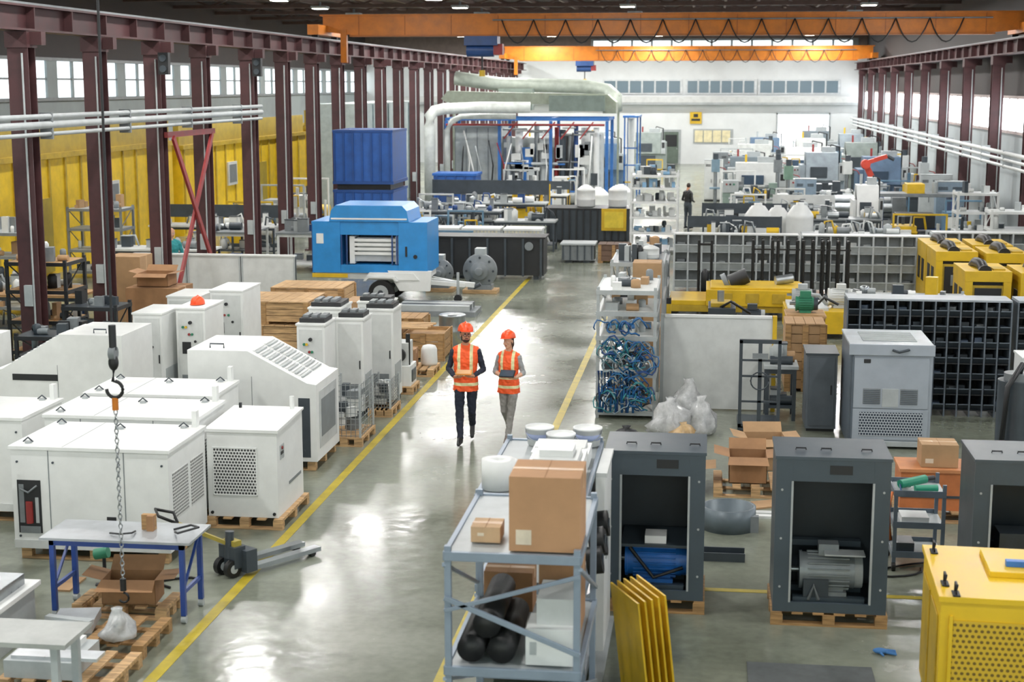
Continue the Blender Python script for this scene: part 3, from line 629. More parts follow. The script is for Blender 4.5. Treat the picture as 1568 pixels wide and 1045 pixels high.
# hose rack
rack('hose_rack',-1.75,-.78,24.5,26.2,2.15,(.12,.75,1.35,1.75,2.1),LG,WH2,9,(LG,DG,WHT,CARD,MG),True,5,.05,.22)
b=MB(); rr=random.Random(4)
HB=M('#1e5c94',.4); cl=(HB,HB,DK,M('#2a6f9e',.4),M('#8fa3ad',.4),M('#2f7f86',.4),DBL,MG)
for i in range(120):
    cx=rr.uniform(-1.64,-.9); cz=rr.choice((.98,.9,1.1,1.2,.35,.45,.3,.6,1.52)); r=rr.uniform(.05,.16); cy=24.44-rr.uniform(0,.12); tl=rr.uniform(-3,3)
    b.tube([(cx+r*math.cos(a)*1.2,cy+.06*math.sin(a*2+tl),max(.05,cz+r*math.sin(a)*(1+.4*math.cos(a*3+tl)))) for a in [k*math.pi/7 for k in range(rr.choice((9,12,15)))]],rr.uniform(.008,.016),rr.choice(cl),5)
for i in range(12): x=-1.7+i*.05; b.tube([(x,24.4,.8),(x+.01,24.35,.5),(x+rr.uniform(-.05,.05),24.38,.12)],.02,cl[0] if i%3 else DBL,6)
b.fin('hose_coils')
carton('cardboard_box',-1.3,-.8,27.1,27.7,0,2.25,CARD); rack('parts_rack',-1.75,-.78,28.0,29.8,2.2,(.12,.8,1.5,2.15),LG,MG,9,(LG,DG,WHT,CARD,DK),True,9,.05,.4)
tank('plastic_roll',-1.05,28.6,2.17,.17,.25,WH2)
rack('parts_rack',-1.7,-.8,31.6,33.4,1.8,(.12,.7,1.25,1.75),MG,DG,9,(LG,DG,CARD,YEL,DK),True,19,.05,.4)
rack('parts_rack',-1.7,-.9,35.6,37.2,1.6,(.12,.7,1.25,1.55),MG,DG,8,(LG,DG,CARD,WHT,DK),True,23,.05,.4)
def binwall(name,x0,x1,y0,y1,z0,H,cols,rows,frame,lip,back,fill,seed=2,top=None,fw=.014):
    b=MB(); rr=random.Random(seed); b.box(x0,x1,y1-.03,y1,z0,H,back); b.box(x0,x1,y0,y1,H,H+.03,top or frame)
    cw=(x1-x0)/cols; rh=(H-z0)/rows
    for i in range(cols+1): b.box(x0+i*cw-fw,x0+i*cw+fw,y0,y1-.03,0,H-.001,frame)
    for j in range(rows):
        z=z0+j*rh; b.box(x0,x1,y0+.02,y1-.03,z,z+.02,back)
        for i in range(cols):
            a=x0+i*cw+.02;c=a+cw-.04
            b.add([(a,y0+.05,z+.02),(c,y0+.05,z+.02),(c,y0-.03,z+rh*.45),(a,y0-.03,z+rh*.45)],[(0,1,2,3)],lip); b.box(a,c,y0-.04,y0-.025,z+rh*.42,z+rh*.48,frame)
            if rr.random()<.6:
                f=rr.choice(fill); q=rr.uniform(.3,.6)*rh; b.cb(((a+c)/2,y0+.22,z+.02+q/2),(cw*.6,.2,q),f,Matrix.Rotation(rr.uniform(-.4,.4),3,'Z'))
    return b.fin(name)
BF=M('#b3b9bb',.45)
for x0,x1,y0,sd in ((-.85,2.35,40.3,2),(2.45,5.7,40.3,3),(5.9,9.0,41.5,5)):
    binwall('parts_bin_shelving',x0,x1,y0,y0+.45,.1,1.5,9,3,BF,M('#a3a9ab',.5),M('#a5abad',.5),(MG,LG,WH2,STL),sd,WH2,.022)
DF=M('#59626b',.4); 
for x0,x1,sd in ((2.3,4.9,4),(5.0,7.6,6)):
    binwall('small_parts_bin_rack',x0,x1,25.3,25.9,.1,1.9,13,7,DF,M('#30373e',.45),DK,(MG,DG,M('#5a6a80',.4),DG),sd,M('#9aa2a8',.4),.012)
# black post stillages
b=MB()
for g in range(4):
    x0=1.15+g*.62
    for i in range(3):
        x=x0+i*.24; b.cyl((x,38.6,.0),(x,38.6,1.55),.03,BLK,8); b.cyl((x,39.2,.0),(x,39.2,1.55),.03,BLK,8); b.beam((x,38.6,1.5),(x,39.2,1.5),.04,.04,BLK)
    b.box(x0-.05,x0+.53,38.6,38.64,1.3,1.34,BLK); b.box(x0-.05,x0+.53,38.6,39.2,.1,.16,DG)
b.fin('post_stillage')
b=MB(); 
for x in (-.2,.12): b.cyl((x,38.9,0),(x,38.9,1.5),.035,BLK,8)
b.box(-.25,.17,38.7,39.1,.1,.16,DG); b.cyl((-.2,38.9,1.4),(.12,38.9,1.4),.03,BLK); b.lathe([(.1,0),(.1,.5),(.04,.6)],(-.04,38.9,.17),DK); b.fin('gas_cylinder_trolley')
# yellow flatbed frames
b=MB(); b.box(-.85,2.3,35.3,37.0,.2,.35,YL2); b.box(.0,2.25,35.25,36.9,.35,.72,YEL); b.box(-.85,0,35.3,36.9,.35,.46,YEL); b.box(.1,2.2,35.4,36.8,.72,.76,YEL)
for x in (-.8,.2,1.2,2.1): b.box(x,x+.15,35.35,36.9,0,.2,DK)
for x in (.3,.9,1.5): b.box(x,x+.3,35.23,35.26,.42,.65,YL2)
b.cyl((.55,36,.8),(.95,36,.98),.18,DK); b.cyl((.5,36.0,.85),(.4,36,.8),.2,MG); b.cyl((1.6,36.1,.85),(2.0,36.2,.9),.11,STL); b.fin('yellow_chassis_frame',.01)
b=MB(); b.box(1.7,3.3,32.9,34.4,.12,.6,YEL); b.box(1.75,2.6,33,34.3,.6,.66,WH2); motor(b,2.9,33.6,.6,.5,.18,WH2,DG); motor(b,2.1,33.9,.66,.4,.13,LG,DK)
for x in (1.8,2.5,3.1): b.box(x,x+.12,33,34.3,0,.12,DK)
b.cyl((3.1,33.2,.6),(3.2,33.2,1.05),.09,STL); b.tube([(2.3,33.1,.66),(2.5,32.95,.9),(2.8,32.95,.75)],.03,DK); b.tube([(1.9,33.2,.66),(2.1,33.1,.95),(2.4,33.3,.9),(2.6,33.5,.66)],.04,LG); b.fin('engine_skid',.01)
b=MB(); b.box(.0,1.3,31.0,32.2,.1,.5,YEL); b.box(.1,1.2,31.1,32.1,0,.1,DK); b.box(.05,.6,31.05,32.1,.5,.9,DG); motor(b,.95,31.6,.5,.35,.14,DG,LG); b.cyl((.3,31.5,.9),(.3,31.5,1.2),.07,STL); b.tube([(.3,31.2,.9),(.5,31.0,1.05),(.9,31.1,.8)],.03,BLK); b.box(.1,.5,31.2,31.8,.9,.98,YL2); b.fin('engine_skid',.01)
def ymach(x,y):
    b=MB(); w,d,h=.95,1.6,1.5
    b.box(x,x+w,y,y+d,.1,.4,YEL)
    for xx in (x,x+w-.16): b.box(xx,xx+.16,y,y+.12,.4,h,YEL); b.box(xx,xx+.16,y+d-.12,y+d,.4,h,YEL)
    b.box(x-.005,x+w+.005,y-.005,y+d+.005,h-.22,h+.002,YEL); b.box(x+.16,x+w-.16,y+.12,y+d-.12,.4,h-.22,DK); b.box(x,x+.1,y+.1,y+d-.1,.4,h-.2,YEL)
    b.tube([(x+.35,y+1.2,h),(x+.35,y+.9,h+.1),(x+.4,y+.5,h+.1),(x+.42,y+.2,h-.02)],.11,BLK,10); b.cyl((x+.42,y+.1,h-.02),(x+.42,y+.2,h-.02),.14,BLK)
    b.box(x+.6,x+.85,y+.2,y+.6,h,h+.04,YL2); b.box(x+.2,x+.75,y-.015,y,.5,1.15,DK); b.box(x+.35,x+.6,y-.03,y-.01,.7,.95,MG); b.box(x+.16,x+w-.16,y+.02,y+.1,.4,h-.3,YL2); b.box(x+.02,x+w-.02,y+.1,y+d-.1,0,.1,DK)
    b.box(x-.01,x,y+.3,y+.7,.55,1.1,DK); b.box(x-.01,x,y+.95,y+1.35,.55,1.1,DK)
    b.fin('yellow_power_unit',.015)
for x,y in ((5.35,36.9),(6.45,36.6),(7.55,36.3),(5.4,33.0),(6.5,32.8),(7.6,32.6),(5.35,38.6),(6.45,38.55)): ymach(x,y)
b=MB(); b.box(5.0,8.2,29.4,30.9,.0,.1,DK); b.box(5.0,8.2,29.4,30.9,.1,.9,M('#b9c0c4',.4,0,.08)); 
for i in range(6): b.cb((5.4+i*.5,30.1,1.0),(.36,.9,.19),random.choice((WHT,LG,STL,MG)),Matrix.Rotation(U(-.3,.3),3,'Z'))
for i in range(5): b.tube([(5.3+i*.6,29.7,.95),(5.5+i*.6,29.9,1.2),(5.8+i*.6,30.2,.95)],.04,STL)
b.fin('parts_table',.01)
# white panel, frames
b=MB(); b.box(-.72,1.15,25.35,25.42,.02,1.56,WH2); b.box(-.74,-.68,25.32,25.46,0,1.6,LG); b.box(1.1,1.17,25.32,25.46,0,1.6,YEL); b.box(-.67,1.09,25.33,25.44,1.56,1.6,WHT); b.box(-.5,-.44,25.42,26.0,0,.05,LG); b.box(.9,.96,25.42,26.0,0,.05,LG); b.fin('white_panel_screen')
b=MB(); b.box(-.68,-.6,26.6,26.7,0,1.6,YEL); b.box(-.68,-.6,26.6,26.7,1.6,1.7,DK); b.fin('yellow_post')
b=MB(); x0,x1,y0=.53,1.17,23.6
b.box(x0,x0+.05,y0,y0+.06,.1,1.48,DG); b.box(x1-.05,x1,y0,y0+.06,.1,1.48,DG); b.box(x0,x1,y0,y0+.06,1.43,1.49,DG); b.box(x0+.29,x0+.35,y0+.01,y0+.05,.2,1.43,DG); b.box(x0,x1,y0,y0+.06,.1,.16,DG)
b.box(x0,x1,y0,y0+.9,.06,.12,DG); 
for z in (.5,.9,1.15): b.box(x0,x1,y0+.01,y0+.04,z,z+.03,DG)
for x in (x0+.03,x1-.08):
    for y in (y0+.05,y0+.8): b.cyl((x,y,.05),(x+.05,y,.05),.05,BLK)
b.tube([(x0+.32+.14*math.cos(a),y0-.03,.85+.14*math.sin(a)) for a in [k*math.pi/8 for k in range(17)]],.012,DG,6); b.box(x0+.2,x0+.44,y0-.04,y0,1.2,1.28,MG)
b.fin('lifting_trolley')
b=MB(); b.box(1.58,2.05,23.9,24.7,.05,1.22,M('#565e66',.45,0,.06)); b.box(1.56,2.07,23.88,24.72,1.22,1.25,DG); b.box(1.6,2.03,23.95,24.65,0,.05,DK); b.box(1.62,2.01,23.885,23.9,.1,1.18,M('#4c545c',.45)); b.box(1.95,1.97,23.87,23.885,.6,.75,DK); b.fin('grey_side_cabinet')
bench('workbench',.95,1.5,24.6,25.25,.9,LG,DG,True,8,(LG,DG,CARD,MG))
crate('wooden_crate',1.4,2.1,27.1,27.9,0,1.2,CARD); 
b=MB(); b.box(1.5,2.2,28.6,29.4,0,1.15,WOD2); b.box(1.48,2.22,28.58,29.42,1.1,1.14,WOOD); motor(b,1.85,29.0,1.15,.3,.13,GRN,DG); b.fin('green_motor_on_stand')
rack('parts_rack',2.5,4.6,27.2,28.2,1.7,(.15,.7,1.25,1.65),LG,MG,9,(LG,DG,WHT,YEL,STL),True,51,.05,.35)
# light grey dryer cabinet
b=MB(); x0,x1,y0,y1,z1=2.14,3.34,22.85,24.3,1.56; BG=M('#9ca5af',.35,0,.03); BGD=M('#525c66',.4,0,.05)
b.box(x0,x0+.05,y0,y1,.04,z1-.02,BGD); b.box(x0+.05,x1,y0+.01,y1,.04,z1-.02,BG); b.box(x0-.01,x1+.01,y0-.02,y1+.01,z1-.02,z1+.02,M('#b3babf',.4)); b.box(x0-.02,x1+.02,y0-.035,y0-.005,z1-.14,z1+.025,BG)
b.box(x0,x1,y0-.012,y0+.01,.04,.12,LG)
b.box(x0+.05,x1-.04,y0-.01,y0+.01,.14,.6,BG); b.box(x0+.16,x1-.12,y0-.018,y0,.2,.56,HONEY)
b.box(x0+.06,x1-.05,y0-.012,y0+.01,.62,1.38,BG)
for vx in (x0+.2,x0+.74):
    b.box(vx,vx+.26,y0-.016,y0,.68,.92,MG)
    for i in range(8): b.box(vx+.01,vx+.25,y0-.026,y0-.012,.69+i*.028,.704+i*.028,BGD)
b.box(x0+.48,x0+.72,y0-.016,y0,.64,.92,LG)
b.box(x0+.2,x0+.3,y0-.02,y0,1.3,1.36,DK); b.box(x0+.03,x0+.06,y0-.02,y0,.14,1.4,BGD)
for i in range(9): b.box(x0+.2,x1-.2,y0+.3+i*.1,y0+.34+i*.1,z1+.02,z1+.035,LG)
b.tube([(x0+.6,y0-.06,z1-.05),(x0+.7,y0-.07,z1-.08),(x0+.85,y0-.06,z1-.04)],.02,DG)
b.box(x1-.005,x1+.01,y0+.1,y1-.1,.15,1.4,BG); b.fin('air_dryer_cabinet',.008)
def bag(name,cx,cy,r,h,mat,seed):
    rr=random.Random(seed); b=MB(); 
    pr=[(r*.7,0),(r,.08*h),(r*1.1,.25*h),(r*1.0,.45*h),(r*.85,.62*h),(r*.5,.8*h),(r*.25,.9*h),(r*.3,h)]
    b.lathe(pr,(cx,cy,0),mat,20)
    o=[]
    for x,y,z in b.v:
        q=noise.noise(Vector((x*7+seed,y*7,z*7)))*.6+noise.noise(Vector((x*17+seed,y*17,z*15)))*.35
        o.append((x+(x-cx)*q,y+(y-cy)*q,z if z<.001 else max(0,z+q*.1*h)))
    b.v=o; return b.fin(name)
BAGM=M('#cfd1d1',.25,0,.12,8.); BAGM.node_tree.nodes['Principled BSDF'].inputs['Transmission Weight'].default_value=.25
bag('plastic_bag',-.5,23.3,.27,.62,BAGM,1); bag('plastic_bag',-.05,23.5,.24,.6,BAGM,2); bag('plastic_bag',-.3,22.75,.18,.35,M('#b99a6e',.4,0,.15,8.),3); bag('plastic_bag',-.25,24.2,.25,.75,BAGM,6)
bag('trash_bag',-1.15,22.6,.2,.3,DK,9)
# dark grey open cabinets
def dcab(x0,x1,y0,h,kind):
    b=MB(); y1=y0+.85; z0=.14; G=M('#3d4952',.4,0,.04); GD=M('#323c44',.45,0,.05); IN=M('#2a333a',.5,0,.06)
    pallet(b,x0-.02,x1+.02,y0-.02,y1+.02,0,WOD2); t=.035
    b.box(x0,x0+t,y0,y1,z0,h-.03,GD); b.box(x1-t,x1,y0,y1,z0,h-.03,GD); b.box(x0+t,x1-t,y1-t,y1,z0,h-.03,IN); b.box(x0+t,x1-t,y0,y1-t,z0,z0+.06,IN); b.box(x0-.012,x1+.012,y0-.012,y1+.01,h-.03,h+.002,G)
    b.box(x0-.003,x0+.16,y0-.006,y0+.03,z0,h-.031,G); b.box(x1-.16,x1+.003,y0-.006,y0+.03,z0,h-.031,G); b.box(x0+.16,x1-.16,y0-.005,y0+.03,h-.25,h-.031,G); b.box(x0+.16,x1-.16,y0-.005,y0+.03,z0+.001,z0+.1,G)
    for s in (x0+.15,x1-.17): b.box(s,s+.02,y0-.012,y0+.03,z0+.1,h-.25,LG)
    b.box(x0+.52,x0+.74,y0-.012,y0,h-.17,h-.08,DK)
    for xx in (x0+.06,x1-.06):
        for zz in (.4,.9,1.4): b.cyl((xx,y0-.012,zz),(xx,y0-.004,zz),.012,LG,8)
    b.box(x0+.16,x1-.16,y0+.1,y1-.05,z0+.52,z0+.55,GD) if kind!=1 else b.box(x0+.2,x1-.2,y1-.2,y1-.1,z0+.5,z0+.56,G)
    b.box(x0+.2,x1-.2,y0+.1,y0+.2,z0+.06,z0+.12,G); b.box(x0+.2,x1-.2,y0+.5,y0+.6,z0+.06,z0+.12,G)
    if kind==0:
        motor(b,(x0+x1)/2,y0+.33,z0+.12,.55,.17,M('#1d63b4',.35)); b.box((x0+x1)/2-.1,(x0+x1)/2+.12,y0+.15,y0+.4,z0+.55,z0+.63,WHT); b.tube([(x0+.25,y0+.15,z0+.5),(x0+.5,y0+.1,z0+.2),(x0+.8,y0+.15,z0+.3)],.02,BLK)
    elif kind==1:
        motor(b,(x0+x1)/2,y0+.33,z0+.12,.52,.18,M('#858d91',.4,.3),LG); b.box((x0+x1)/2-.25,(x0+x1)/2,y0+.12,y0+.25,z0+.1,z0+.3,DG); b.tube([((x0+x1)/2-.2,y0+.1,z0+.1),((x0+x1)/2-.15,y0+.1,z0+.25),((x0+x1)/2-.1,y0+.1,z0+.1)],.02,MG)
        b.box((x0+x1)/2-.05,(x0+x1)/2+.35,y0+.1,y0+.3,z0+.56,z0+.575,LG)
    else:
        motor(b,(x0+x1)/2,y0+.36,z0+.12,.45,.15,MG); b.box(x0+.3,x0+.7,y0+.2,y0+.5,z0+.55,z0+.8,DG)
    for a in (.2,.45,.85): b.tube([(x0+a,y0+.3,h),(x0+a,y0+.3,h+.02),(x0+a+.1,y0+.3,h+.02),(x0+a+.1,y0+.3,h)],.008,BLK,5)
    b.fin('open_compressor_cabinet',.006)
dcab(-.98,.03,15.2,1.70,0); dcab(.73,1.84,15.0,1.74,1); dcab(2.66,3.8,15.1,1.74,2)
# cartons right
b=MB(); pallet(b,.15,1.25,19.8,20.7); b.fin('wooden_pallet')
carton('open_carton',.35,.85,20.0,20.5,.145,.5,CAR2,True); carton('open_carton',-.35,-.02,20.0,20.5,0,.32,CARD,True); carton('open_carton',.6,1.15,21.3,21.8,0,.45,CARD,True,.1)
b=MB(); b.cb((.75,19.45,.012),(.6,.3,.02),CARD,Matrix.Rotation(.5,3,'Z')); b.cb((-.1,19.3,.012),(.4,.3,.02),CAR2,Matrix.Rotation(-.3,3,'Z')); b.fin('flattened_cardboard')
b=MB(); b.box(.3,1.3,19.0,19.12,.0,.03,WH2); b.box(.4,1.3,18.85,18.95,.0,.03,WHT); b.fin('white_trim_strips')
b=MB(); n=28; cx,cy,r=.33,18.4,.33
b.lathe([(r,0),(r,.28),(r-.03,.28),(r-.03,.02)],(cx,cy,0),M('#5f6b72',.4,.2),n); b.box(cx+.2,cx+.36,cy-.2,cy-.1,.0,.2,MG); b.fin('round_steel_ring')
b=MB(); b.box(.0,.5,17.0,17.25,0,.02,DG); b.box(.0,.5,17.0,17.02,0.02,.1,DG); b.box(.0,.5,17.23,17.25,.02,.1,DG); b.fin('steel_channel')
b=MB(); b.tube([(2.05+.4*math.cos(a*1.3)+.1*a,17.0-.35*math.sin(a),.015) for a in [k*.35 for k in range(16)]],.012,BLK,6); b.fin('floor_cable')
b=MB(); b.tube([(-.6+.25*math.cos(a),22.1+.3*math.sin(a*1.5),.015) for a in [k*.4 for k in range(16)]],.014,DG,6); b.fin('floor_cable')
b=MB(); b.tube([(-5.9+.5*math.cos(a),15.45+.2*math.sin(a*2),.015) for a in [k*.4 for k in range(14)]],.014,BLK,6); b.fin('floor_cable')
# tool trolley
b=MB(); x0,x1,y0,y1=2.12,2.68,16.9,17.5; TG=M('#56626e',.4,.1)
for x in (x0,x1-.04):
    for y in (y0,y1-.04): b.box(x,x+.04,y,y+.04,.1,1.0 if x>x0 else .9,TG); b.cyl((x,y+.02,.05),(x+.04,y+.02,.05),.05,BLK)
for z in (.18,.52,.88): b.box(x0,x1,y0,y1,z-.02,z,LG); b.box(x0,x1,y0-.005,y0+.01,z-.02,z+.05,TG); b.box(x0,x1,y1-.01,y1+.005,z-.02,z+.05,TG); b.box(x0-.005,x0+.01,y0,y1,z-.02,z+.05,TG)
b.box(x0+.1,x0+.4,y0+.1,y0+.4,.52,.6,WHT); b.box(x0+.05,x0+.25,y0+.1,y0+.4,.18,.3,DG); b.tube([(x0-.02,y0+.05,.9),(x0-.05,y0+.05,.7),(x0-.02,y0+.03,.35)],.015,M('#d2691e',.5)); b.fin('tool_trolley')
b=MB(); GM=M('#1c8a6a',.45); b.cyl((2.2,17.1,.95),(2.5,17.3,.97),.05,GM); b.cyl((2.5,17.3,.97),(2.6,17.36,.97),.03,DK); b.beam((2.3,17.15,.93),(2.22,17.35,.9),.05,.05,GM); b.cyl((2.35,17.0,.93),(2.6,17.05,.93),.04,GM); b.tube([(2.2,17.1,.95),(2.2,17.0,.9),(2.3,16.98,.885)],.01,DBL); b.fin('power_drill')
b=MB(); pallet(b,2.4,3.4,18.9,19.7); b.box(2.45,3.3,19.0,19.6,.139,.62,M('#bb6c3a',.6,0,.08)); b.box(2.43,3.32,18.98,19.62,.62,.66,M('#c48050',.6)); b.box(2.45,3.3,18.985,19.0,.3,.33,DG); b.fin('orange_crate')
carton('cardboard_box',2.7,3.15,19.1,19.5,.665,.95,CARD); 
b=MB(); b.tube([(3.55,19.2,.15),(3.7,19.1,.25),(3.65,19.0,.5)],.03,DK); b.cyl((3.62,19.25,.0),(3.62,19.25,.14),.09,DK);b.fin('cable_coil')
b=MB(); b.cyl((4.3,21.5,.0),(4.3,21.5,1.35),.28,DG,18); b.cyl((4.3,21.5,1.35),(4.3,21.5,1.45),.2,MG,18); b.tube([(4.3,21.5,1.4),(4.3,21.3,1.6),(4.1,21.2,1.3),(4.05,21.2,.4)],.04,DK); b.box(4.0,4.6,21.2,21.8,0,.08,DK); b.fin('pressure_vessel')
ctrl('control_cabinet',4.5,5.1,22.3,22.9,1.5)
# yellow machine bottom right
b=MB(); b.T=Matrix.Translation((1.93,12.2,0))@Rz(-.04)
w,d,h=1.9,1.4,1.3; YB=M('#e2b91f',.35,0,.03)
b.box(0,w,0,d,.12,h-.03,YB); b.box(-.02,w+.02,-.02,d+.02,h-.05,h,YB); b.box(.02,w-.02,.02,d-.02,0,.12,DK)
b.box(.1,.85,-.02,0,.15,1.1,PERFY); b.box(.95,1.75,-.02,0,.15,1.1,PERFY)
for x in (.07,.86,.93,1.76): b.box(x,x+.03,-.03,0,.12,1.14,YB)
b.box(-.015,0,.12,.62,.2,1.1,YL2); b.box(-.015,0,.75,1.25,.2,1.1,YL2)
b.box(.45,1.6,.55,1.2,h,h+.05,YB); b.box(.6,1.4,.7,.78,h+.05,h+.1,M('#2f6fc0',.4)); b.cyl((.95,.95,h+.05),(.95,.95,h+.25),.05,YB)
for x,y in ((.06,.3),(.06,1.2),(.12,.05)): b.tube([(x,y-.05,h),(x,y-.05,h+.09),(x,y+.05,h+.09),(x,y+.05,h)],.012,BLK,6); b.box(x-.03,x+.03,y-.07,y+.07,h,h+.015,DK)
b.fin('yellow_generator_set',.015)
b=MB(); b.box(.45,1.6,12.2,13.9,0,.015,M('#4a4f50',.7,0,.1,8.)); b.fin('rubber_floor_mat',.004)
b=MB(); cG=M('#3f78b8',.8)
b.ell((1.72,14.3,.03),(.07,.05,.025),cG)
for i in range(4): b.cap((1.76,14.28+.02*i,.025),(1.86,14.24+.035*i,.02),.012,.01,cG,8)
b.cap((1.72,14.26,.025),(1.74,14.2,.02),.012,.01,cG,8); b.fin('work_glove')
# ------------------------------------------------------------------ foreground rack
RK=M('#8593a2',.4,.2,.05)
def frack(name,x0,x1,y0,y1,H,levels,front=True):
    b=MB(); p=.05
    for x in (x0,x1-p):
        for y in (y0,y1-p): b.box(x,x+p,y,y+p,0,H+.04,RK)
    for z in levels:
        b.box(x0+.01,x1-.01,y0+.01,y1-.01,z-.035,z-.015,LG)
        b.box(x0,x1,y0-.01,y0+.03,z-.07,z,RK); b.box(x0,x1,y1-.03,y1+.01,z-.07,z,RK); b.box(x0-.01,x0+.03,y0,y1,z-.07,z,RK); b.box(x1-.03,x1+.01,y0,y1,z-.07,z,RK)
    for i in range(len(levels)-1):
        a,c=levels[i],levels[i+1]
        if front:
            b.beam((x0,y0-.005,c-.45),(x1,y0-.005,c-.15),.03,.03,RK)
            if i: b.beam((x0,y0-.005,c-.35),(x1,y0-.005,c-.75),.03,.04,RK)
        b.beam((x0,y1,a+.1),(x0,y0,c-.1),.03,.03,RK); b.beam((x1,y1,a+.1),(x1,y0,c-.1),.03,.03,RK)
    return b.fin(name,.004)
frack('steel_shelving_rack',-1.86,-.86,10.65,12.3,2.0,(.3,1.12,2.0))
carton('cardboard_box',-1.39,-.87,10.72,11.25,2.002,2.56,M('#b38862',.85,0,.04))
carton('cardboard_box',-1.7,-1.48,10.9,11.15,2.002,2.12,M('#c0a07c',.85)); 
b=MB()
for i,(x,z) in enumerate(((-1.68,1.225),(-1.45,1.225),(-1.56,1.42))): 
    b.lathe([(.105,0),(.105,.9),(.07,.9),(.07,.02)],(x,10.75,z),BLK,20,1,1,Matrix.Rotation(-math.pi/2,3,'X'))
b.fin('plastic_pipe_stack')
b=MB(); b.box(-1.27,-.92,10.75,11.1,1.121,1.4,WHT); b.box(-1.2,-.92,10.85,11.3,1.4,1.6,WH2); b.box(-1.24,-1.19,10.745,10.75,1.2,1.3,LG); b.fin('white_boxes')
carton('cardboard_box',-1.25,-.92,11.45,11.9,1.121,1.7,CAR2); carton('cardboard_box',-1.75,-1.35,11.9,12.2,1.121,1.45,CAR2); carton('cardboard_box',-1.5,-.95,10.8,11.3,.301,.75,CAR2); carton('cardboard_box',-1.8,-1.55,10.9,11.4,.301,.5,CARD)
frack('steel_shelving_rack',-1.97,-1.0,12.9,15.1,1.82,(.2,1.0,1.82),False)
def pail(name,cx,cy,z,r=.16,h=.2,mat=WHT):
    b=MB(); b.lathe([(r*.86,0),(r*.97,h*.9),(r*1.04,h*.9),(r*1.04,h),(r*.98,h),(r*.96,h*.94),(.01,h*.93)],(cx,cy,z),mat,22)
    b.tube([(cx+r*1.03*math.cos(a),cy-r*1.03*abs(math.sin(a))*.9,z+h*.85-.1*math.sin(a)) for a in [math.pi*k/8 for k in range(9)]],.005,STL,5); b.lathe([(r*.935,h*.35),(r*.965,h*.65)],(cx,cy,z),M('#8f9cc0',.5),22); return b.fin(name)
for x,y,z in ((-1.62,14.88,1.822),(-1.14,14.9,1.822),(-1.38,14.6,1.822)): pail('plastic_pail',x,y,z,.14,.18)
b=MB(); b.lathe([(.15,0),(.15,.26),(.05,.26),(.05,.02)],(-1.8,13.15,1.822),WHT,22); b.lathe([(.13,0),(.13,.14),(.05,.14),(.05,.02)],(-1.8,13.6,1.822),WHT,22); b.fin('film_roll')
b=MB(); b.box(-1.6,-1.06,13.95,14.4,1.822,1.96,WHT); b.box(-1.57,-1.1,14.0,14.35,1.96,2.0,WH2); b.fin('white_carton')
b=MB(); b.box(-1.55,-1.06,13.1,13.85,1.822,2.03,WHT); b.box(-1.5,-1.1,13.2,13.7,2.03,2.08,WH2); b.box(-1.45,-1.15,13.3,13.6,2.08,2.14,WHT); b.fin('white_carton')
b=MB(); b.box(-1.5,-1.045,12.98,14.9,1.01,1.68,WHT); b.box(-1.045,-1.04,13.3,13.5,1.1,1.35,LG); b.box(-1.045,-1.04,14.0,14.3,1.1,1.4,CARD); b.fin('white_carton')
b=MB(); b.box(-.985,-.86,12.4,14.9,.0,.05,LG); b.box(-.985,-.9,13.9,14.9,.05,1.75,WHT); b.box(-.9,-.89,14.1,14.4,.9,1.3,LG); b.box(-.985,-.88,13.9,14.9,1.75,1.79,WH2); b.fin('wrapped_panel_stack')
b=MB(); 
for k in range(4): b.cyl((-.97,12.75+k*.26,1.3+.1*(k%2)),(-.84,12.75+k*.26,1.32+.1*(k%2)),.12,BLK,16); b.cyl((-.84,12.75+k*.26,1.32+.1*(k%2)),(-.83,12.75+k*.26,1.32+.1*(k%2)),.05,DG,12)
b.fin('black_cable_reels')
b=MB()
for i in range(12): b.cb((U(-1.8,-1.2),13.1+i*.15,.4+U(0,.1)),(U(.15,.3),.12,U(.15,.4)),random.choice((WHT,CARD,DG,MG)))
b.fin('shelf_stock')
# yellow sheets leaning
b=MB()
for i in range(5):
    x=-.6+i*.055
    b.cb((x,12.9+i*.06,.5),(.018,.62,.98),YEL,Matrix.Rotation(.45,3,'Z')@Matrix.Rotation(-.12,3,'Y'))
b.fin('yellow_sheet_panels')
# ------------------------------------------------------------------ left foreground
b=MB(); x0,x1,y0,y1,z=-6.62,-5.05,14.2,14.88,.86
b.box(x0,x1,y0,y1,z-.025,z,M('#a6abaf',.3,.3)); TB=M('#27458f',.4)
for x in (x0+.08,x1-.13):
    for y in (y0+.05,y1-.1): b.box(x,x+.05,y,y+.05,.08,z-.025,TB); b.cyl((x-.0,y+.025,.04),(x+.05,y+.025,.04),.04,LG)
for y in (y0+.05,y1-.1): b.box(x0+.08,x1-.08,y,y+.04,z-.09,z-.03,TB)
for x in (x0+.09,x1-.12): b.box(x,x+.03,y0+.08,y1-.08,.3,.34,TB); b.beam((x+.01,y0+.08,.32),(x+.01,y1-.1,z-.1),.025,.025,TB)
b.fin('work_table')
b=MB(); b.box(-5.62,-5.55,14.55,14.6,.861,1.02,CAR2); b.box(-5.69,-5.55,14.6,14.66,.861,1.02,WOD2); b.fin('wood_block')
b=MB(); b.tube([(-5.3,14.5,.88),(-5.2,14.3,.93),(-5.05,14.5,.94),(-5.2,14.7,.9),(-5.35,14.6,.875)],.012,DK); b.tube([(-5.95,14.4,.875),(-5.8,14.3,.9),(-5.7,14.35,.9),(-5.72,14.5,.875)],.01,DK); b.fin('power_cable')
b=MB(); pallet(b,-6.35,-5.35,14.3,14.8,0); b.fin('wooden_pallet')
carton('open_carton',-6.05,-5.5,14.35,14.7,.142,.4,CAR2,True,.1)
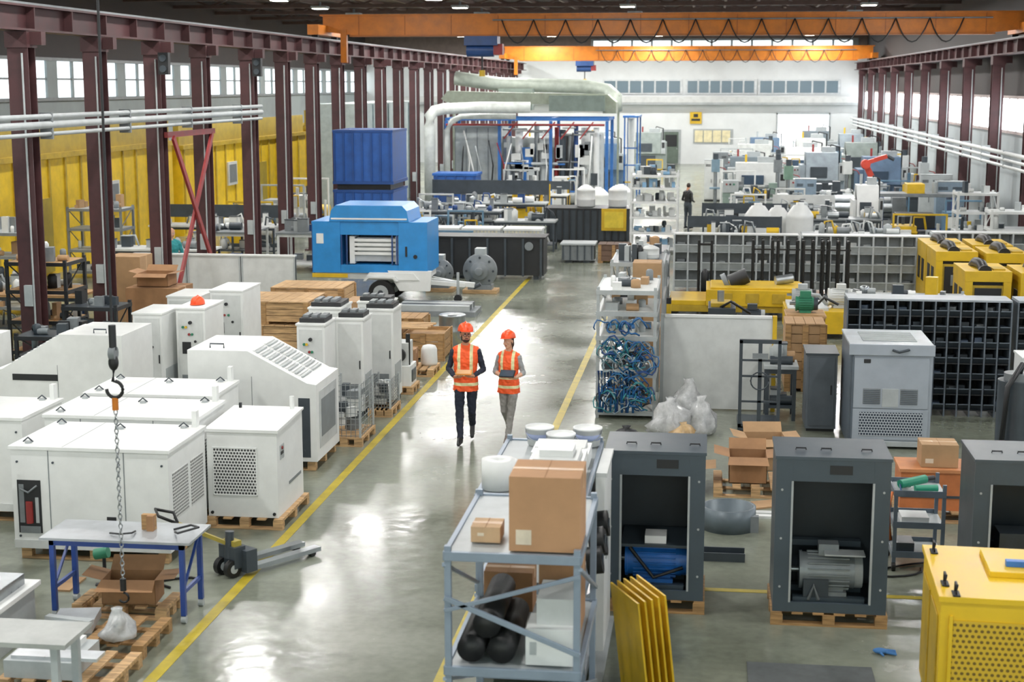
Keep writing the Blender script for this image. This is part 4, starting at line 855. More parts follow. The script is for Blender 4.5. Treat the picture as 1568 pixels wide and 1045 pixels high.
b=MB(); b.box(-6.9,-6.7,15.05,15.5,.0,.02,CARD); b.cyl((-6.5,15.3,.35),(-6.35,15.3,.38),.06,GRN); b.cyl((-6.4,15.3,0),(-6.4,15.3,.33),.02,DK); b.cyl((-6.5,15.3,0),(-6.3,15.3,.02),.03,DK); b.fin('grinder_on_stand')
b=MB(); pallet(b,-6.3,-5.2,13.25,14.05,0,WOD2); b.fin('wooden_pallet')
b=MB(); pallet(b,-6.2,-5.15,12.3,13.1,0,WOOD); b.box(-6.15,-5.5,12.35,12.95,.139,.3,LG); b.box(-6.1,-5.3,12.4,12.6,.3,.33,M('#c4c8cc',.3,.4)); b.box(-5.9,-5.6,12.65,12.9,.3,.36,WHT); b.fin('loaded_pallet')
b=MB(); b.cb((-6.05,13.7,.19),(.4,.5,.09),M('#c4c8cc',.3,.4),Matrix.Rotation(.2,3,'Z')); b.cb((-6.05,13.55,.25),(.5,.08,.05),LG,Matrix.Rotation(-.2,3,'Z')); b.fin('aluminium_parts')
o=bag('plastic_bag',-5.5,13.4,.15,.3,BAGM,8); o.location.z=.145
b=MB(); b.box(-7.6,-6.55,13.0,13.9,.0,.5,LG); b.box(-7.5,-6.6,13.1,13.8,.5,.62,STL); b.ell((-7.05,13.45,.64),(.35,.28,.1),WHT); b.box(-7.65,-6.5,12.95,13.95,.46,.51,WHT); b.box(-7.2,-6.95,13.4,13.5,.7,.8,DBL); b.tube([(-7.3,13.2,.6),(-7.0,13.0,.85),(-6.7,13.3,.6)],.02,DG); b.fin('metal_basin',.01)
b=MB(); b.box(-6.4,-5.05,11.2,11.75,.88,.92,M('#a7aaa6',.4)); 
for x in (-6.35,-5.2): 
    for y in (11.25,11.65): b.box(x,x+.06,y,y+.06,0,.88,LG)
b.box(-6.35,-5.1,11.25,11.7,.3,.34,LG); b.box(-6.3,-5.9,11.3,11.6,.34,.5,STL); b.fin('steel_bench')
# pallet jack
b=MB(); b.T=Matrix.Translation((-5.18,15.85,0))@Rz(-.6); PY=M('#a3933a',.5)
for x in (-.18,.1): b.box(x,x+.12,.15,1.15,.05,.1,STL); b.cyl((x+.02,1.05,.04),(x+.1,1.05,.04),.04,DK)
b.box(-.2,.24,.05,.2,.05,.3,DG); b.box(-.12,.16,-.05,.1,.1,.34,DG); b.box(-.08,.12,-.02,.08,.34,.4,PY)
for x in (-.1,.08): b.cyl((x,-.05,.1),(x+.07,-.05,.1),.1,BLK,18); b.cyl((x-.002,-.05,.1),(x+.072,-.05,.1),.05,LG,12)
b.cyl((.02,-.02,.2),(.02,.0,.5),.05,DG); b.beam((.02,0,.35),(-.3,-.45,.62),.05,.04,PY); b.tube([(-.3,-.45,.62),(-.42,-.42,.72),(-.5,-.6,.78),(-.36,-.66,.74),(-.3,-.45,.62)],.018,BLK)
b.fin('pallet_jack')
# left dark shelving
rack('workshop_shelving',-13.6,-12.35,28.3,29.3,2.0,(.2,.8,1.4,1.95),DK,WOD2,11,(DK,DG,CARD,MG,WH2),True,21,.06,.4)
rack('workshop_shelving',-12.3,-11.2,27.9,28.7,1.2,(.2,.7,1.15),DK,DG,9,(DK,DG,MG,LG),True,22,.06,.3)
rack('workshop_shelving',-12.2,-11.0,25.6,26.4,1.0,(.2,.6,.95),DK,DG,9,(DK,DG,MG,LG),True,26,.06,.3)
bench('assembly_bench',-15.6,-13.2,30.8,31.9,.95,WOD2,DG,True,16)
bench('assembly_bench',-16.5,-13.2,39.5,40.6,1.0,WH2,DG,True,26,(WHT,WH2,LG,MG,DG))
bench('assembly_bench',-17.5,-13.4,46.5,47.6,1.0,WH2,DG,True,26,(WHT,WH2,LG,MG,DG),.6)
rack('workshop_shelving',-17.8,-16.2,41,42,2.0,(.2,.8,1.4,1.95),MG,LG,9,(WHT,DG,CARD,MG,WH2),True,41,.06,.4)
rack('workshop_shelving',-17.6,-15.8,34,35,2.0,(.2,.8,1.4,1.95),MG,LG,9,(WHT,DG,CARD,MG,WH2),True,42,.06,.4)
# ------------------------------------------------------------------ process plant (background left)
b=MB(); CB=M('#2456a3',.45,0,.08); CB2=M('#1a4588',.5); x0,x1,y0,y1=-12.35,-10.35,50,52.4
b.box(x0,x1,y0,y1,2.2,3.85,CB); b.box(x0-.03,x1+.03,y0-.03,y1+.03,2.12,2.22,CB2); b.box(x0,x1,y0,y1,.2,1.9,CB); b.box(x0+.1,x1-.1,y0+.1,y1-.1,1.9,2.12,DK); b.box(x0-.03,x1+.03,y0-.03,y1+.03,1.85,1.93,CB2)
for i in range(7): b.box(x0+.02+i*.31,x0+.08+i*.31,y0-.05,y0,2.22,3.8,CB2); b.box(x0+.02+i*.31,x0+.08+i*.31,y0-.05,y0,.2,1.85,CB2)
b.box(x0+.1,x1-.1,y0+.1,y1-.1,0,.2,DK); b.box(x0-.02,x1+.02,y0-.02,y1+.02,3.82,3.9,CB2); b.fin('blue_filter_container')
b=MB(); b.box(-11.5,-9.7,64,65.5,.15,1.6,CB); b.box(-11.55,-9.65,63.95,65.55,1.6,1.7,M('#2a62b4',.4)); b.box(-11.4,-9.8,64.1,65.4,0,.15,DK); 
for i in range(5): b.box(-11.4+i*.4,-11.34+i*.4,63.95,64,.2,1.6,CB2)
b.fin('blue_waste_skip')
GDU=M('#8d9583',.5,0,.08)
b=MB()
X0,X1,Y0=-11.7,-4.6,68.5
FB=M('#2a65ac',.4); SLV=M('#a9b0b0',.35,.3)
def post(x,y,h,c): b.box(x-.07,x+.07,y-.07,y+.07,0,h,c)
for x in (X0,-9.3,-7.0,X1+.1): post(x,Y0,3.79,FB); post(x,Y0+3.6,3.79,FB)
for y in (Y0,Y0+3.6): b.box(X0,X1+.2,y-.08,y+.08,3.8,3.93,FB)
for x in (X0,-9.3,-7.0,X1+.1): b.box(x-.06,x+.06,Y0,Y0+3.6,3.8,3.92,FB)
b.box(X0+.3,X0+2.4,Y0+.5,Y0+3,.1,3.45,SLV); b.box(X0+.25,X0+2.45,Y0+.45,Y0+3.05,3.45,3.55,LG)
for i in range(5): b.box(X0+.3+i*.5,X0+.34+i*.5,Y0+.46,Y0+.5,.1,3.45,MG)
b.box(X1-2.2,X1-1.2,Y0+1,Y0+3,.12,2.6,WH2); b.box(X1-1.1,X1-.2,Y0+.8,Y0+2.6,.12,3.2,M('#c3c8c8',.4)); b.box(X0+2.6,X1-2.3,Y0+1.5,Y0+3,.12,3.0,M('#aab2b0',.4))
for i,(x,r,h_,c) in enumerate(((-9.0,.22,3.1,STL),(-8.5,.18,3.4,WHT),(-8.1,.25,2.6,FB),(-7.7,.12,3.6,STL),(-7.3,.2,3.0,LG),(-6.8,.1,3.5,RED),(-6.5,.14,3.4,DG),(-6.2,.2,3.2,STL),(-5.9,.1,3.6,DBL),(-5.5,.2,3.5,WHT),(-5.0,.13,3.5,WHT),(-9.4,.13,3.5,WHT))):
    b.cyl((x,Y0+.4+.3*(i%2),.1),(x,Y0+.4+.3*(i%2),h_),r,c,14)
for i in range(18):
    x=U(X0+2.8,X1-.9); z=U(.5,3.6); b.cyl((x-U(.2,.9),Y0+.12,z),(x+U(.2,.9),Y0+.12,z),U(.03,.07),random.choice((STL,LG,WH2,FB,WHT)),8)
for i in range(30): x=U(X0+2.6,X1-.2); z=U(.2,2.8); b.cb((x,Y0+.3,z),(U(.15,.5),.3,U(.15,.6)),random.choice((DG,LG,MG,WH2,WHT,WH2,SLV,M('#6d7f86',.4))))
for i in range(12): x=U(X0+.4,X1-.2); b.tube([(x,Y0-.05,U(.4,1)),(x+.1,Y0-.1,U(1.5,2)),(x+U(-.4,.4),Y0-.05,U(2.4,3.4))],.035,random.choice((DK,LG,WHT,RED)),6)
b.box(X0+2.5,X1-.1,Y0+.1,Y0+3.5,.0,.12,DG)
for i in range(5): b.beam((X0+2.6+i*.85,Y0-.1,3.0),(X0+3.2+i*.85,Y0-.1,3.75),.06,.06,RED)
b.cyl((X0,Y0-.14,3.62),(X1,Y0-.14,3.62),.05,RED)
b.fin('surface_treatment_plant')
b=MB(); WP=M('#cfd4cf',.4)
b.tube([(-12.1,66.5,.2),(-12.1,66.5,3.6),(-12.1,66.5,4.0),(-11.9,66.6,4.25),(-11.5,66.8,4.35),(-10,67.2,4.4),(-7.8,67.5,4.4)],.25,WP,14)
b.tube([(-11.5,67.5,.2),(-11.5,67.5,3.4),(-11.3,67.6,3.8),(-10.9,67.8,4.0),(-8.5,68,4.0)],.13,WP,12)
b.cyl((-12.1,66.5,0),(-12.1,66.5,.25),.33,DG); b.cyl((-11.5,67.5,0),(-11.5,67.5,.25),.2,DG)
b.fin('white_ventilation_pipe')
b=MB(); b.prism([(-12.2,4.75),(-11.9,5.1),(-10,5.05),(-4.6,4.95),(-4.2,4.6),(-4.2,4.1),(-4.8,4.1),(-4.8,4.45),(-12.0,4.6)],'y',70,71.5,GDU)
b.tube([(-12.2,74,5.7),(-10,74,5.4),(-6,74,5.3),(-4.8,73.5,5.1),(-4.4,72.8,4.8),(-4.4,72.6,4.2)],.33,M('#a8b0a4',.5),12)
b.box(-7.2,-4.7,69.6,71.4,4.2,4.9,M('#6f7d74',.5)); b.box(-9.9,-8.3,72.5,73.5,4.2,5.2,M('#7d8a80',.5))
for x in (-12.1,-9.5,-4.3): b.box(x,x+.1,72.6,72.7,0,4.9,GDU)
b.fin('overhead_duct')
b=MB()
for x in (-4.0,-3.4): b.box(x,x+.07,73,73.07,0,3.9,FB); b.box(x,x+.07,76,76.07,0,3.9,FB)
b.box(-4.05,-3.3,72.9,76.1,3.85,3.95,FB); 
for z in (.8,1.6,2.4): b.box(-4.0,-3.35,73,73.05,z,z+.06,YEL if z<1 else FB)
b.cyl((-3.7,74,0),(-3.7,74,3.8),.15,WHT); b.fin('blue_gantry_frame')
for x,y in ((-4.4,62),(-3.6,64)): tank('plastic_tank',x,y,0,.45,1.3)
b=MB()
for x in (-3.6,-2.7): b.box(x,x+.05,90,90.05,0,1.1,YEL)
b.box(-3.6,-2.65,90,90.05,1.05,1.12,YEL); b.box(-3.6,-2.65,90,90.05,.5,.56,YEL); b.fin('safety_barrier')
# ------------------------------------------------------------------ right background machinery
def cnc(x,y,w,d,h,c=WH2,c2=DG,name='cnc_machining_center'):
    b=MB(); b.box(x+.05,x+w-.05,y+.05,y+d-.05,0,.12,DK); b.box(x,x+w,y+.15,y+d,.12,h*.75,c); b.prism([(y+.14,h*.45),(y,h*.45),(y+.25,h),(y+d*.8,h),(y+d-.01,h*.76),(y+.14,h*.76)],'x',x+w*.12,x+w*.85,c)
    b.box(x+w*.22,x+w*.6,y-.01,y+.16,h*.5,h*.72,c2); b.box(x+w*.25,x+w*.7,y+.1,y+.16,.2,h*.4,c2 if c!=c2 else LG)
    b.box(x+w*.86,x+w*.98,y-.1,y+.1,h*.45,h*.8,LG); b.box(x+w*.88,x+w*.96,y-.11,y-.09,h*.6,h*.75,DK)
    b.cyl((x+w*.3,y+d*.6,h-.01),(x+w*.3,y+d*.6,h+.35),.05,random.choice((RED,YEL,LG))); b.box(x+w*.5,x+w*.8,y+d*.4,y+d*.7,h-.01,h+.25,LG); b.tube([(x+w*.9,y+d*.5,h*.7),(x+w*.9,y+d*.5,h*1.1),(x+w*.7,y+d*.5,h*1.15),(x+w*.65,y+d*.5,h)],.04,DK)
    return b.fin(name,.01)
def lathe_m(x,y,w,c=MG):
    b=MB(); b.box(x,x+w*.3,y,y+.8,0,.75,c); b.box(x+w*.75,x+w,y,y+.8,0,.75,c); b.box(x-.01,x+w+.01,y+.05,y+.75,.75,.95,c); b.box(x,x+w*.28,y,y+.8,.95,1.45,LG); b.cyl((x+w*.28,y+.4,1.2),(x+w*.36,y+.4,1.2),.2,STL); b.box(x+w*.5,x+w*.62,y-.05,y+.6,.95,1.25,DG); b.box(x+w*.82,x+w*.97,y+.2,y+.6,.95,1.35,c); b.cyl((x+w*.75,y+.4,1.2),(x+w*.83,y+.4,1.2),.06,STL); b.cyl((x+w*.3,y-.02,.9),(x+w*.9,y-.02,.9),.025,STL)
    for i in range(3): b.cyl((x+.15+i*.15,y-.03,1.3),(x+.15+i*.15,y,1.3),.04,(RED,DK,GRN)[i])
    return b.fin('metal_lathe',.01)
cols=(WH2,M('#8f9ba3',.45),M('#56708c',.4),M('#66737a',.45),WHT,M('#7f8a86',.4),M('#c3c6c2',.4))
lay=[(.9,70,2.6,1.9),(4.2,72,2.0,2.3),(6.6,70,2.2,2.2),(.8,78,2.2,1.8),(3.6,80,2.4,2.2),(6.6,79,2.1,2.5),(1.3,87,2.5,2.1),(4.6,88,2.2,2.4),(7.2,90,1.8,2.6),(2.2,95,2.4,2.2),(5.6,99,2.2,2.5)]
for i,(x,y,w,h) in enumerate(lay): cnc(x,y,w,1.9,h,cols[i%7],DG if i%2 else M('#33475c',.4))
for x,y,w in ((.6,64.5,2.3),(3.4,66,2.2),(6.4,64.0,2.3),(.9,74.5,2.2),(4.0,76,2.1),(7,75,1.9),(.9,83,2.2),(4,84.5,2.2),(1,91.5,2.2)): lathe_m(x,y,w,random.choice((MG,DG,M('#7e9187',.45))))
def drill(x,y,c):
    b=MB(); b.box(x-.35,x+.35,y-.3,y+.4,0,.12,DG); b.cyl((x,y+.2,.12),(x,y+.2,2.0),.08,STL); b.box(x-.25,x+.25,y-.3,y+.1,.85,.92,c); b.box(x-.05,x+.05,y,y+.25,.8,.92,c); b.box(x-.18,x+.18,y-.35,y+.35,1.6,2.15,c); b.cyl((x,y-.2,1.3),(x,y-.2,1.6),.05,STL); b.cyl((x,y-.2,2.15),(x,y-.2,2.4),.12,DG); b.tube([(x+.18,y-.2,1.8),(x+.4,y-.25,1.75),(x+.5,y-.3,1.6)],.02,RED)
    b.fin('drill_press',.01)
for x,y,c in ((3.2,63.3,M('#6f8f7c',.4)),(5.9,67.5,WH2),(3.0,68.4,MG),(6.3,77.9,M('#6d8796',.4)),(3.2,73.2,WH2),(9.0,66.8,LG),(9.0,73.5,WH2),(8.9,84,MG),(3.6,92.9,WH2),(.3,68.5,M('#6d8796',.4))): drill(x,y,c)
def locker(x,y,w,h,c,n):
    b=MB(); b.box(x,x+w,y,y+.5,.08,h,c); b.box(x+.02,x+w-.02,y+.02,y+.48,0,.08,DK); b.box(x-.01,x+w+.01,y-.01,y+.51,h,h+.03,LG)
    for i in range(n):
        a=x+w*i/n; b.box(a+.01,a+w/n-.01,y-.012,y,.12,h-.04,c); b.box(a+w/n-.08,a+w/n-.06,y-.03,y-.012,h*.45,h*.55,DK)
        for k in range(4): b.box(a+.06,a+w/n-.1,y-.016,y-.011,h*.85+k*.03,h*.86+k*.03,DK)
    b.fin('metal_locker',.005)
for x,y,w,h,c,n in ((8.2,61.5,1.2,1.9,LG,3),(3.3,59.9,.8,1.8,M('#7f93a3',.4),2),(7.9,86,1.2,2,WH2,3),(.2,81,.8,1.9,MG,2),(6.2,94.5,1.6,2,LG,4),(-.2,72.5,.8,1.9,WH2,2),(8.2,57.2,1.0,1.9,M('#7f93a3',.4),2)): locker(x,y,w,h,c,n)
def skid(x,y,w,d,h,seed,name='pump_skid'):
    rr=random.Random(seed); b=MB(); cs=(WHT,WH2,LG,MG,DG,STL,M('#5c7f98',.4),YEL)
    b.box(x,x+w,y,y+d,0,.14,DG); m=(WHT,M('#5c7f98',.4),WH2,YEL,LG)[seed%5]
    b.box(x+.05,x+w*.45,y+.1,y+d-.1,.14,h*rr.uniform(.6,.9),m); b.cyl((x+w*.5,y+d/2,.55),(x+w*.92,y+d/2,.55),.26,rr.choice(cs),14); b.box(x+w*.6,x+w*.85,y+d*.3,y+d*.6,.14,.4,DG)
    for i in range(7):
        a=x+rr.uniform(.1,w-.15); e=y+rr.uniform(.1,d-.15); hh=rr.uniform(.5,h); b.cyl((a,e,.14),(a,e,hh),rr.uniform(.03,.09),rr.choice(cs),8)
    for i in range(4):
        a=x+rr.uniform(.1,w*.6); zz=rr.uniform(.6,h); b.tube([(a,y+.1,zz-.3),(a,y+.05,zz),(a+rr.uniform(.2,.5),y+.1,zz),(a+.4,y+.2,zz-.4)],.04,rr.choice(cs),6)
    b.box(x+w*.1,x+w*.35,y+.02,y+.1,h*.4,h*.65,rr.choice((WHT,LG,DK))); b.box(x,x+.06,y,y+.06,.14,h,m); b.box(x+w-.06,x+w,y,y+.06,.14,h,m); b.box(x,x+w,y,y+.06,h,h+.06,m)
    b.fin(name,.008)
for i,(x,y,w,h) in enumerate(((.8,56.6,1.3,1.4),(7.9,53,1.2,1.5),(2.5,58.4,1.1,1.5),(5.8,49.6,1.7,1.3),(6.2,45.0,1.4,1.2),(.5,66.6,1.5,1.7),(6.3,62.2,1.6,1.6),(3.4,78.0,1.8,1.9),(8.6,77.2,.9,2.0),(.6,85.2,1.8,1.9),(6.9,84,1.7,2.0),(4.9,92.2,1.6,2.0),(1.2,98.5,2,2),(8.5,96,1,2.2),(8.5,68.5,.9,1.8),(-.2,76.8,.9,1.7))): skid(x,y,w,1.1,h,60+i)
for i,(x,y,w,h) in enumerate(((-10.1,49.0,1.2,1.3),(-8.4,49.2,1.2,1.3),(-9.6,59.4,1.5,1.6),(-7.6,59.6,1.5,1.5),(-8.6,64.4,1.5,1.8),(-6.6,65.2,1.4,1.8),(-8.3,44.3,1.5,1.1),(-10.5,55.3,1.3,1.4),(-15.9,49.5,1.6,1.5),(-15.9,53.5,1.6,1.8),(-16,57.5,1.6,1.8))): skid(x,y,w,1.1,h,90+i)
# rolling machine
b=MB(); b.box(3.9,4.4,57.6,58.8,0.01,1.3,MG); b.box(6.7,7.2,57.6,58.8,0.01,1.3,MG); 
for y_,z_ in ((57.8,.9),(58.3,1.15),(58.1,.65)): b.cyl((4.4,y_,z_),(6.7,y_,z_),.17,STL,18)
b.box(3.8,7.3,57.5,58.9,0,.15,DG); b.box(4.4,6.7,57.65,57.75,.2,.45,LG); b.box(3.9,4.4,57.58,57.6,.6,1.1,LG); b.fin('plate_rolling_machine',.01)
b=MB(); RB=M('#c8402e',.4); b.cyl((7.2,67.9,0),(7.2,67.9,.5),.3,DG); b.cyl((7.2,67.9,.5),(7.2,67.9,1.0),.25,RB); b.beam((7.2,67.9,1.0),(6.7,67.9,2.0),.25,.25,RB); b.cyl((6.7,67.7,2.0),(6.7,68.1,2.0),.2,RB); b.beam((6.7,67.9,2.05),(7.6,67.9,2.35),.18,.18,RB); b.cyl((7.6,67.9,2.35),(7.9,67.9,2.2),.08,DG); b.fin('industrial_robot_arm',.01)
for x,y,w,n in ((-.6,45.3,2.8,26),(2.8,46.0,3.2,34),(-.2,50.5,2.8,24),(3.2,51.5,2.5,28),(.8,60.2,2.3,22),(4.2,60.6,2.0,22),(2.3,54.8,2.2,22)):
    bench('workbench',x,x+w,y,y+1.1,1.0,random.choice((LG,WH2,MG)),random.choice((DG,WH2)),True,n,(WHT,WH2,LG,LG,MG,DG,YEL,STL),random.choice((0,.5)))
tank('plastic_barrel',1.55,48.3,0,.42,1.75); tank('plastic_barrel',2.85,48.6,0,.42,1.75); tank('plastic_barrel',2.2,49.4,0,.4,1.6)
b=MB(); b.box(5.9,8.6,55,56.2,1.5,1.62,MG); b.box(5.95,6.1,55,56.2,0,1.5,DBL); b.box(8.4,8.55,55,56.2,0,1.5,DBL); b.box(6.6,7.9,55.1,56.1,.4,.9,DK); b.box(6.9,7.5,55.1,56,1.62,1.95,YEL); b.box(6.1,8.4,55.2,56,.3,.4,DBL); b.cyl((7.9,55.5,1.62),(7.9,55.5,2.0),.1,LG); b.fin('press_stand',.01)
cnc(4.9,53.2,1.0,1.3,2.0,WHT,DG,'tool_cabinet_machine'); 
rack('white_storage_rack',7.9,9.2,50.5,51.5,2.0,(.15,.75,1.35,1.95),WHT,WH2,6,(WHT,LG,DG,WH2),True,31,.07,.4)
rack('white_storage_rack',7.9,9.2,44.5,45.5,1.9,(.15,.75,1.35,1.85),WHT,WH2,6,(WHT,LG,DG,WH2),True,32,.07,.4)
for i,(x,y) in enumerate(((-12,79),(-9,80),(-6.5,79),(-11,88),(-7.5,90),(-4.9,98))): cnc(x,y,2.2,2,2.4,cols[i%6],DG)
# ------------------------------------------------------------------ people
SKIN=M('#c68b6c',.5,0,.03,20.); SKN2=M('#d8a486',.5,0,.03,20.); LIP=M('#a8584c',.4); HAIRM=M('#2b1d16',.6,0,.1,30.); HAIRW=M('#3a2118',.5,0,.1,30.); HGRY=M('#8a8782',.7)
VEST=M('#ff5a20',.6,0,.04,10.); REFL=M('#e6dfa8',.3,0,.03); NAVY=M('#161d2e',.8,0,.08,12.); NAV2=M('#1c2435',.8,0,.08,12.); SHOE=M('#121316',.4); SHIRTW=M('#9b9d9e',.8,0,.06,12.); TROW=M('#8d8a86',.8,0,.06,12.); EYEW=M('#e8e6e2',.3); IRIS=M('#2a1c14',.2)
def hand(b,W,f,n,side,mat,curl=.7):
    W=Vector(W);f=Vector(f).normalized();n=Vector(n); n=(n-f*n.dot(f)).normalized(); s=f.cross(n).normalized()*side
    P=lambda a,c,d:W+f*a+s*c+n*d
    rot=Matrix((s,f,n)).transposed()
    b.ell(P(.05,0,0),(.042,.056,.017),mat,rot,12,8); b.cap(P(-.01,0,0),P(.03,0,0),.027,.026,mat,10)
    for off,L in ((.034,.074),(.0115,.083),(-.0115,.077),(-.034,.06)):
        p=P(.088-abs(off)*.25,off*1.02,0); b.cap(P(.045,off*.8,0),p,.0105,.0098,mat,8); a=curl*.6
        for k,q in enumerate((.45,.3,.25)):
            d=f*math.cos(a)+n*math.sin(a)+s*off*1.2; d.normalize(); p2=p+d*L*q; b.cap(p,p2,.0095-.001*k,.0085-.001*k,mat,8); p=p2; a+=curl
    p=P(.025,.036,.004); b.cap(P(.012,.018,0),p,.015,.013,mat,8)
    d=(f*.65+s*.6+n*.35).normalized(); p2=p+d*.035; b.cap(p,p2,.012,.0105,mat,8); d=(f*.9+s*.1+n*.45).normalized(); b.cap(p2,p2+d*.03,.0105,.0085,mat,8)
def person(name,loc,rz,s,C,J,vox=.0052):
    e=bpy.data.objects.new(name,None); bpy.context.scene.collection.objects.link(e); e.location=loc; e.rotation_euler[2]=rz; e.scale=(s,)*3
    b=MB(); T,S,K,V=C['trouser'],C['shirt'],C['skin'],C['vest']; fw=C.get('w',1.)
    for L in ('l','r'):
        h,k,a,t=[Vector(J[L+x]) for x in ('hip','knee','ank','toe')]
        m=h.lerp(k,.5)+Vector((0,-.008,0)); b.cap(h,m,.094,.080,T); b.cap(m,k,.080,.062,T); c=k.lerp(a,.32)+Vector((0,.012,0)); b.cap(k,c,.060,.062,T); b.cap(c,a+(k-a)*.06,.060,.050,T)
        d=(t-a); dh=Vector((d.x,d.y,0)).normalized(); heel=a-dh*.05; heel.z=a.z-.055
        b.cap(a,heel,.040,.034,C['shoe']); b.cap(heel,a.lerp(t,.55)-Vector((0,0,.01)),.034,.038,C['shoe']); b.cap(a,a.lerp(t,.6),.042,.036,C['shoe']); b.cap(a.lerp(t,.55)-Vector((0,0,.008)),t,.039,.028,C['shoe'])
    b.loft([(.84,0,.01,.145,.105),(.90,0,.01,.168,.12),(.98,0,.005,.16,.115),(1.05,0,0,.145*fw,.105)],T)
    b.loft([(1.0,0,0,.15*fw,.108),(1.12,0,0,.148*fw,.105),(1.26,0,-.005,.168*fw,.118),(1.36,0,0,.172*fw,.112),(1.43,0,.01,.15*fw,.09),(1.475,0,.015,.085,.068)],S)
    if V: 
        b.loft([(.80,0,.0,.195,.145),(.90,0,0,.19*(.5+fw/2),.142),(1.07,0,-.003,.172*fw,.13),(1.2,0,-.006,.18*fw,.136),(1.32,0,-.002,.19*fw,.134),(1.40,0,.005,.19*fw,.118),(1.44,0,.012,.165*fw,.098),(1.475,0,.016,.11,.08),(1.49,0,.016,.085,.07)],V)
    for sx in (-1,1): b.cap((sx*.05,.018,1.475),(sx*.15*fw,.012,1.415),.045,.058,V or S)
    hx,hy,hz=J.get('head',(0,-.02,0)); b.cap((0,.015,1.46),(hx*.6,.005,1.57),.056,.052,K)
    th=J.get('turn',0); tl=J.get('tilt',0); nod=J.get('nod',0)
    HR=Matrix.Rotation(th,3,'Z')@Matrix.Rotation(tl,3,'Y')@Matrix.Rotation(nod,3,'X'); HC=Vector((hx,hy,1.65))
    H=lambda x,y,z:HC+HR@Vector((x,y,z))
    b.ell(H(0,.012,.03),(.074,.092,.09),K,HR); b.ell(H(0,-.022,-.035),(.060,.066,.075),K,HR); b.ell(H(0,-.05,-.088),(.03,.028,.022),K,HR)
    b.cap(H(0,-.088,.012),H(0,-.106,-.022),.008,.0125,K,8); b.ell(H(0,-.088,-.024),(.016,.012,.008),K,HR)
    for sx in (-1,1):
        b.ell(H(sx*.077,.008,-.005),(.009,.018,.031),K,HR); b.ell(H(sx*.036,-.066,-.022),(.022,.018,.02),K,HR)
        if not C.get('long'): b.ell(H(sx*.03,-.079,.026),(.022,.01,.005),C['hair'],HR)
    b.ell(H(0,-.087,-.053),(.026,.009,.0075),LIP,HR)
    b.ell(H(0,.035,.03),(.081,.085,.088),C['hair'],HR)
    if C.get('beard'):
        b.ell(H(0,-.035,-.075),(.052,.055,.04),C['hair'],HR); b.ell(H(0,-.088,-.041),(.028,.009,.005),C['hair'],HR)
        for sx in (-1,1): b.ell(H(sx*.058,-.01,-.045),(.012,.03,.045),C['hair'],HR)
        b.ell(H(0,-.092,-.054),(.02,.007,.005),LIP,HR)
    if C.get('long'):
        b.ell(H(0,.09,-.03),(.05,.04,.07),C['hair'],HR)
        for sx in (-1,1): b.ell(H(sx*.07,.025,-.03),(.018,.035,.06),C['hair'],HR)
        b.cap(H(0,.1,-.06),(0,.12,1.42),.035,.018,C['hair'])
    for L in ('L','R'):
        sh,el,wr=[Vector(J[L+x]) for x in ('sh','el','wr')]
        mid=sh.lerp(el,.5); b.cap(sh,mid,.058,.05,S); b.cap(mid,el,.05,.044,S)
        c=el.lerp(wr,.35); fs=S if not C.get('rolled') else K
        b.cap(el,c,.043,.042 if fs is S else .038,fs); b.cap(c,wr,.042 if fs is S else .037,.033 if fs is S else .024,fs)
        if C.get('rolled'): b.cap(el,el.lerp(wr,.22),.047,.046,S)
        hd=J[L+'hand']; hand(b,wr+(wr-el).normalized()*.01,hd[0],hd[1],hd[2],K,hd[3])
    src,_=b.mesh('src',False)
    tmp=bpy.data.objects.new('tmp',src); bpy.context.scene.collection.objects.link(tmp)
    r=tmp.modifiers.new('r','REMESH'); r.mode='VOXEL'; r.voxel_size=vox; r.adaptivity=0
    sm=tmp.modifiers.new('s','SMOOTH'); sm.factor=.5; sm.iterations=3
    dg=bpy.context.evaluated_depsgraph_get(); dg.update(); me=bpy.data.meshes.new_from_object(tmp.evaluated_get(dg))
    bvh=BVHTree.FromPolygons([v.co.copy() for v in src.vertices],[tuple(p.vertices) for p in src.polygons])
    me.materials.clear()
    for m in b.mats: me.materials.append(m)
    if V: me.materials.append(REFL)
    ir=len(b.mats); iv=b.mats.index(V) if V else -1
    cloth={b.mats.index(x) for x in (T,S,V) if x in b.mats}
    sp=[p.material_index for p in src.polygons]; nv=len(me.vertices); vm=[0]*nv
    cen=[p.center.copy() for p in me.polygons]; pv=[tuple(p.vertices) for p in me.polygons]; mi=[]
    for c,vv in zip(cen,pv):
        q=bvh.find_nearest(c); k=sp[q[2]] if q[2] is not None else 0
        if k in cloth:
            for vi in vv: vm[vi]=1
        if k==iv:
            if .885<c.z<.935 or 1.035<c.z<1.08 or (.07<abs(c.x)<.118 and c.z>1.08): k=ir
        mi.append(k)
    me.polygons.foreach_set('material_index',mi); me.polygons.foreach_set('use_smooth',[True]*len(mi))
    cs=[v.co.copy() for v in me.vertices]; ns=[v.normal.copy() for v in me.vertices]; flat=[]
    for i in range(nv):
        c=cs[i]
        if vm[i]:
            d=noise.noise(Vector((c.x*9,c.y*9,c.z*14+c.x*8)))*.012+noise.noise(Vector((c.x*24+3,c.y*24,c.z*30)))*.006
            c=c+ns[i]*(d-.001)
        flat+= [c.x,c.y,c.z]
    me.vertices.foreach_set('co',flat); me.update()
    body=bpy.data.objects.new('body',me); bpy.context.scene.collection.objects.link(body); body.parent=e
    bpy.data.objects.remove(tmp)
    g=MB()
    for sx in (-1,1):
        g.ell(H(sx*.03,-.0805,.006),(.0125,.008,.0075),EYEW,HR,12,8); g.ell(H(sx*.03,-.088,.006),(.0055,.003,.0058),IRIS,HR,10,6)
    g.fin('eyes',parent=e,center=False)
